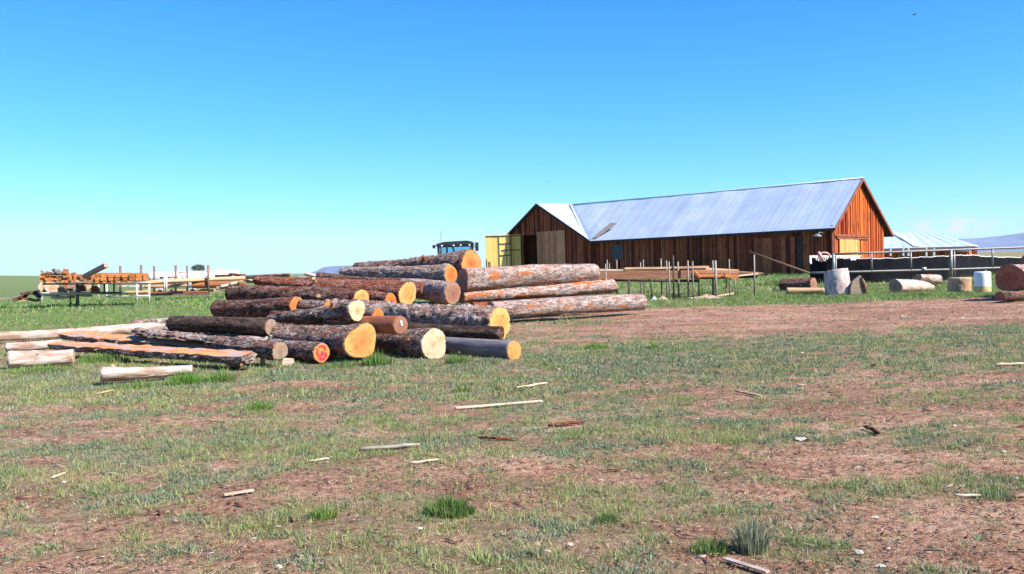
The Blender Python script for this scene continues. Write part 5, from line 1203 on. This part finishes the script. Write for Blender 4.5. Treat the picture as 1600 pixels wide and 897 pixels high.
# litter of bark and chips
def litter():
    rg = np.random.default_rng(8); n = 34000
    u = rg.random(n); Y = 4+38*u**1.6; X = rg.uniform(-.7, .7, n)*Y; cv = cover(X, Y); keep = rg.random(n) < .25+.6*ss(.7, .2, cv); X, Y = X[keep], Y[keep]; n = len(X)
    L = rg.uniform(.010, .046, n)*(1+Y/16)*np.where(rg.random(n) < .06, 2.2, 1); Wd = L*rg.uniform(.08, .26, n); a = rg.normal(.15, .75, n); Z = gz(X, Y)+gmicro(X, Y)
    d = np.stack([np.cos(a), np.sin(a), rg.normal(0, .12, n)], -1)*L[:, None]/2; e = np.stack([-np.sin(a), np.cos(a), rg.normal(0, .2, n)], -1)*Wd[:, None]/2
    c = np.stack([X, Y, Z+.008+L*.06], -1); up = np.array([0, 0, 1])*(.0035+.05*Wd[:, None])
    V = np.stack([c-d-e*.4, c+d*.6-e, c+d+e*.3, c-d*.5+e, c-d-e*.4+up, c+d*.6-e+up, c+d+e*.3+up, c-d*.5+e+up], 1).reshape(-1, 3); b0 = np.arange(n)[:, None]*8
    Fq = np.concatenate([b0+i for i in (4,5,6,7, 0,1,5,4, 1,2,6,5, 2,3,7,6, 3,0,4,7)], 1).ravel(); me = np_mesh('wood_chips', V, Fq, 4)
    pal = np.array([[.42,.34,.27],[.34,.24,.17],[.26,.11,.06],[.14,.06,.035],[.56,.50,.44],[.20,.14,.11],[.32,.15,.09]]); cl = pal[rg.choice(7, n, p=[.13,.24,.19,.17,.02,.14,.11])]*rg.uniform(.8, 1.15, (n, 1))
    at_ = me.color_attributes.new('col', 'FLOAT_COLOR', 'POINT'); at_.data.foreach_set('color', np.repeat(np.concatenate([cl, np.ones((n, 1))], 1), 8, 0).astype(np.float32).ravel())
    o = link('wood_chips', me, 'blade'); o['kind'] = 'stuff'; o['label'] = 'scattered bark and wood chips over the red soil'; o['category'] = 'wood chips'
litter()

# single clumps one can point to
def clump(label, px, py, wpx, hpx, cols, n=260, seed=1, name='grass_clump', stiff=.35, bw=1.0, cat='grass clump', group='taller grass clumps'):
    c = g0(px, py); k = c.y/F; w = wpx*k/2; h = hpx*k; rg = np.random.default_rng(seed)
    r_ = np.sqrt(rg.random(n)); a_ = rg.uniform(0, 6.283, n); r_ = np.clip(r_+.25*(fbm(np.cos(a_)*1.5+seed, np.sin(a_)*1.5, 7, 2)-.5)*r_*2, 0, 1.4); ox = r_*np.cos(a_)*w*.8; oy = r_*np.sin(a_)*w*.7
    X = c.x+ox; Yy = c.y+oy; Z = gz(X, Yy)+gmicro(X, Yy)-c.z
    H = h*rg.uniform(.30, 1.10, n)*(1-.55*r_); lean = np.stack([ox/w, oy/w], -1)*.55+rg.normal(0, stiff*.6, (n, 2))
    cl = np.array(cols)[rg.integers(0, len(cols), n)]*rg.uniform(.7, 1.3, (n, 1))
    me = blades(name, np.stack([ox, oy, Z], -1), H, np.full(n, max(.004, c.y*.0006)*bw)*rg.uniform(.7, 1.4, n), cl, lean, rg, 2); o = link(name, me, 'blade'); o.location = c; tag(o, label, cat, group)
GR = [(.10,.19,.045),(.145,.235,.055),(.075,.14,.035),(.20,.24,.08)]; LM = [(.14,.26,.04),(.11,.22,.035),(.18,.29,.055)]; BL = [(.20,.24,.18),(.29,.32,.23),(.44,.39,.23),(.15,.18,.11)]
clump('bushy dark green clump in the centre foreground, right of the lying board', 700, 803, 95, 40, GR, 900, 1, bw=1.5)
clump('tall pale blue-grey bunchgrass tussock with seed stalks at the lower right', 1172, 862, 62, 88, BL, 520, 2, name='bunchgrass', stiff=.3)
clump('green clump at the left foot of the tall bunchgrass tussock', 1110, 862, 80, 34, GR, 420, 3)
clump('lime green clump in the blue-green weeds right of the front logs', 930, 545, 48, 15, LM, 300, 4)
clump('smaller lime clump beside it, further right towards the soil track', 1020, 545, 24, 13, LM, 180, 5)
clump('lime clump at the right end of the white peeled log', 290, 600, 72, 30, LM, 700, 6)
clump('long grass growing against the flared log base', 590, 570, 60, 32, GR+LM, 420, 7)
clump('long grass beneath the white split butt end', 715, 568, 50, 24, GR, 260, 8)
clump('tall grass under the middle of the bark slabs', 165, 565, 110, 22, LM+GR, 700, 9)
clump('tall grass under the tip of the front slab', 345, 596, 60, 26, LM+GR, 400, 10)
clump('leafy green clump in front of the pale sandy mound', 405, 640, 62, 22, GR+LM, 300, 11)
clump('small bright clump low in the centre right foreground', 948, 815, 44, 24, GR, 260, 12)
clump('spiky clump of grass in the right foreground beside white chips', 1555, 778, 75, 32, GR+BL, 300, 13)
clump('green clump left of the bushy dark one in the foreground', 505, 808, 60, 26, LM+GR, 240, 14)
clump('grass in the shade at the base of the tall upright log', 1302, 466, 60, 8, GR, 260, 15)
clump('grass in front of the chalk-white log', 1425, 463, 90, 9, GR, 420, 16)
clump('grass around the foot of the squat stump', 1495, 462, 60, 9, GR, 260, 17)
clump('lime clump near the right end of the front row logs', 850, 572, 22, 12, LM, 100, 18)
clump('grass along the base of the barn wall near the leaning pole', 1225, 437, 90, 12, GR, 700, 19, bw=1.3)
clump('grass before the dark-barked log by the fence', 1245, 466, 90, 9, GR, 420, 20)
clump('weeds along the front of the left edge white logs', 60, 580, 120, 14, GR+LM, 500, 21)
clump('weeds beside the sawn face of the red painted log', 530, 574, 90, 16, GR, 300, 22)
clump('grass beneath the left end of the knotted white log', 215, 606, 110, 16, GR+LM, 420, 23)
clump('small weed tuft in the middle ground left of the lying board', 720, 612, 36, 16, GR, 160, 24)

# sticks, boards and stones lying on the ground
def stick(label, a, b_, w, mat, name='stick', cat='stick', group='sticks lying on the ground', n=5, flat=False):
    p, q = G(*a), G(*b_); m_ = MB(); rr_ = random.Random(int(a[0]*7+a[1])); pts_ = []
    for i in range(n+1):
        f = i/n; v = p.lerp(q, f); v.z = gh(v.x, v.y)+w*.45+.012; v += Vector((rr_.uniform(-.4,.4)*w, rr_.uniform(-.6,.6)*w, 0)); pts_.append(v)
    if flat: m_.beam(pts_[0], pts_[-1], w*1.6, w*.4)
    else: m_.tube(pts_, [w*.35]+[w*.5*rr_.uniform(.8,1.1) for _ in range(n-1)]+[w*.3], 7)
    o = m_.build(name, mat); tag(o, label, cat, group)
stick('longest bleached lath lying in the middle ground, centre of the photo', (712,641), (848,630), .035, 'lumber_pale', name='lath', cat='lath', flat=True)
stick('thin pale stick above the longest lath', (806,609), (856,601), .03, 'lumber_pale')
stick('weathered stick left of centre, pointing slightly up to the right', (560,707), (654,699), .04, 'wood_weathered')
stick('short pale stick just below the weathered one', (640,727), (684,722), .02, 'lumber_pale')
stick('white bark strip lying in the left foreground', (352,778), (396,770), .024, 'lumber_pale', flat=True)
stick('grey weathered board end sunk in grass at the bottom right', (1130,878), (1200,901), .022, 'lumber_grey', name='board', cat='board', flat=True)
stick('dark red rotten bark piece right of centre', (858,669), (912,663), .04, 'bark_brown', name='bark_piece', cat='bark', group='bark pieces on the ground')
stick('red-brown bark piece with orange tip in the left foreground', (750,498+190), (800,690), .03, 'bark_red', name='bark_piece', cat='bark', group='bark pieces on the ground')
stick('dark bark piece lying in the right middle ground', (1354,672), (1372,682), .04, 'bark_brown', name='bark_piece', cat='bark', group='bark pieces on the ground')
stick('pale stick in the left foreground dirt', (480,725), (515,720), .02, 'lumber_pale')
stick('thin bleached stick in the right foreground', (1490,778), (1536,779), .018, 'lumber_pale')
stick('pale twig crossing the dirt at the far right', (1556,574), (1600,571), .04, 'lumber_pale')
stick('white stick at the lower left corner', (80,750), (104,742), .018, 'lumber_pale')
stick('reddish branch lying at the left in front of the white log', (150,618), (178,612), .03, 'lumber_tan')
stick('bent stick in the right middle ground dirt', (1150,615), (1190,622), .03, 'lumber_tan')
def stone(label, px, py, wpx, hpx, mat='stone_white', cat='stone', name='stone', group='pale stones and scraps on the ground'):
    c = g0(px, py); k = c.y/F; rg = random.Random(int(px)); V = []; Fc = []; n = 10; sd = rg.random()*9
    for i in range(6):
        ph = math.pi*i/5
        for j in range(n):
            a_ = 2*math.pi*j/n; r_ = 1+.5*(float(vn3(math.cos(a_)*1.5+sd, math.sin(a_)*1.9, math.cos(ph)*1.9, 3))-.5)*2.0
            V.append((wpx*k/2*r_*math.sin(ph)*math.cos(a_), wpx*k/2*.7*r_*math.sin(ph)*math.sin(a_), hpx*k*.45*r_*math.cos(ph)+hpx*k*.35))
    for i in range(5):
        for j in range(n): q = i*n+j; q2_ = i*n+(j+1) % n; Fc.append([q, q+n, q2_+n, q2_])
    me = bpy.data.meshes.new(name); me.from_pydata(V, [], Fc); me.update(); o = link(name, me, mat); o.location = c; tag(o, label, cat, group)
for (lb, px, py, w, h) in (('white stone at the bottom edge left of centre', 436, 889, 13, 10), ('pale stone chip beside the bushy dark clump', 656, 827, 14, 6), ('white stone low in the centre foreground', 890, 853, 14, 7), ('tan stone left of the white one in the centre foreground', 856, 864, 14, 8),
     ('wide white scrap in the right foreground', 1251, 688, 28, 7), ('white chip at the bottom right beside the dirt', 1376, 887, 22, 8), ('white chip halfway down the right foreground', 1367, 810, 16, 5), ('cream chip near the bottom, right of the tussock', 1343, 866, 20, 10),
     ('white stone on the grass left of the pile, near the post rack', 280, 475, 6, 3.5), ('small white stone at the left edge foreground', 38, 694, 8, 4), ('white chip above the right foreground dirt', 1492, 667, 9, 5), ('white chip at the right edge of the dirt', 1569, 707, 11, 5),
     ('white stone on the dirt track at the right', 1504, 498, 10, 3.5), ('pale flat stone on the dirt track, left of the white one', 1410, 495, 11, 3), ('white chip on the grass in the middle right', 1252, 552, 12, 3), ('little white chip right of the grass strip', 1573, 550, 8, 2.5),
     ('white chip left of centre near the sandy mound', 873, 578, 8, 4), ('pale chip in front of the sandy mound', 100, 755, 12, 6)):
    stone(lb, px, py, w*.72, h*.8)
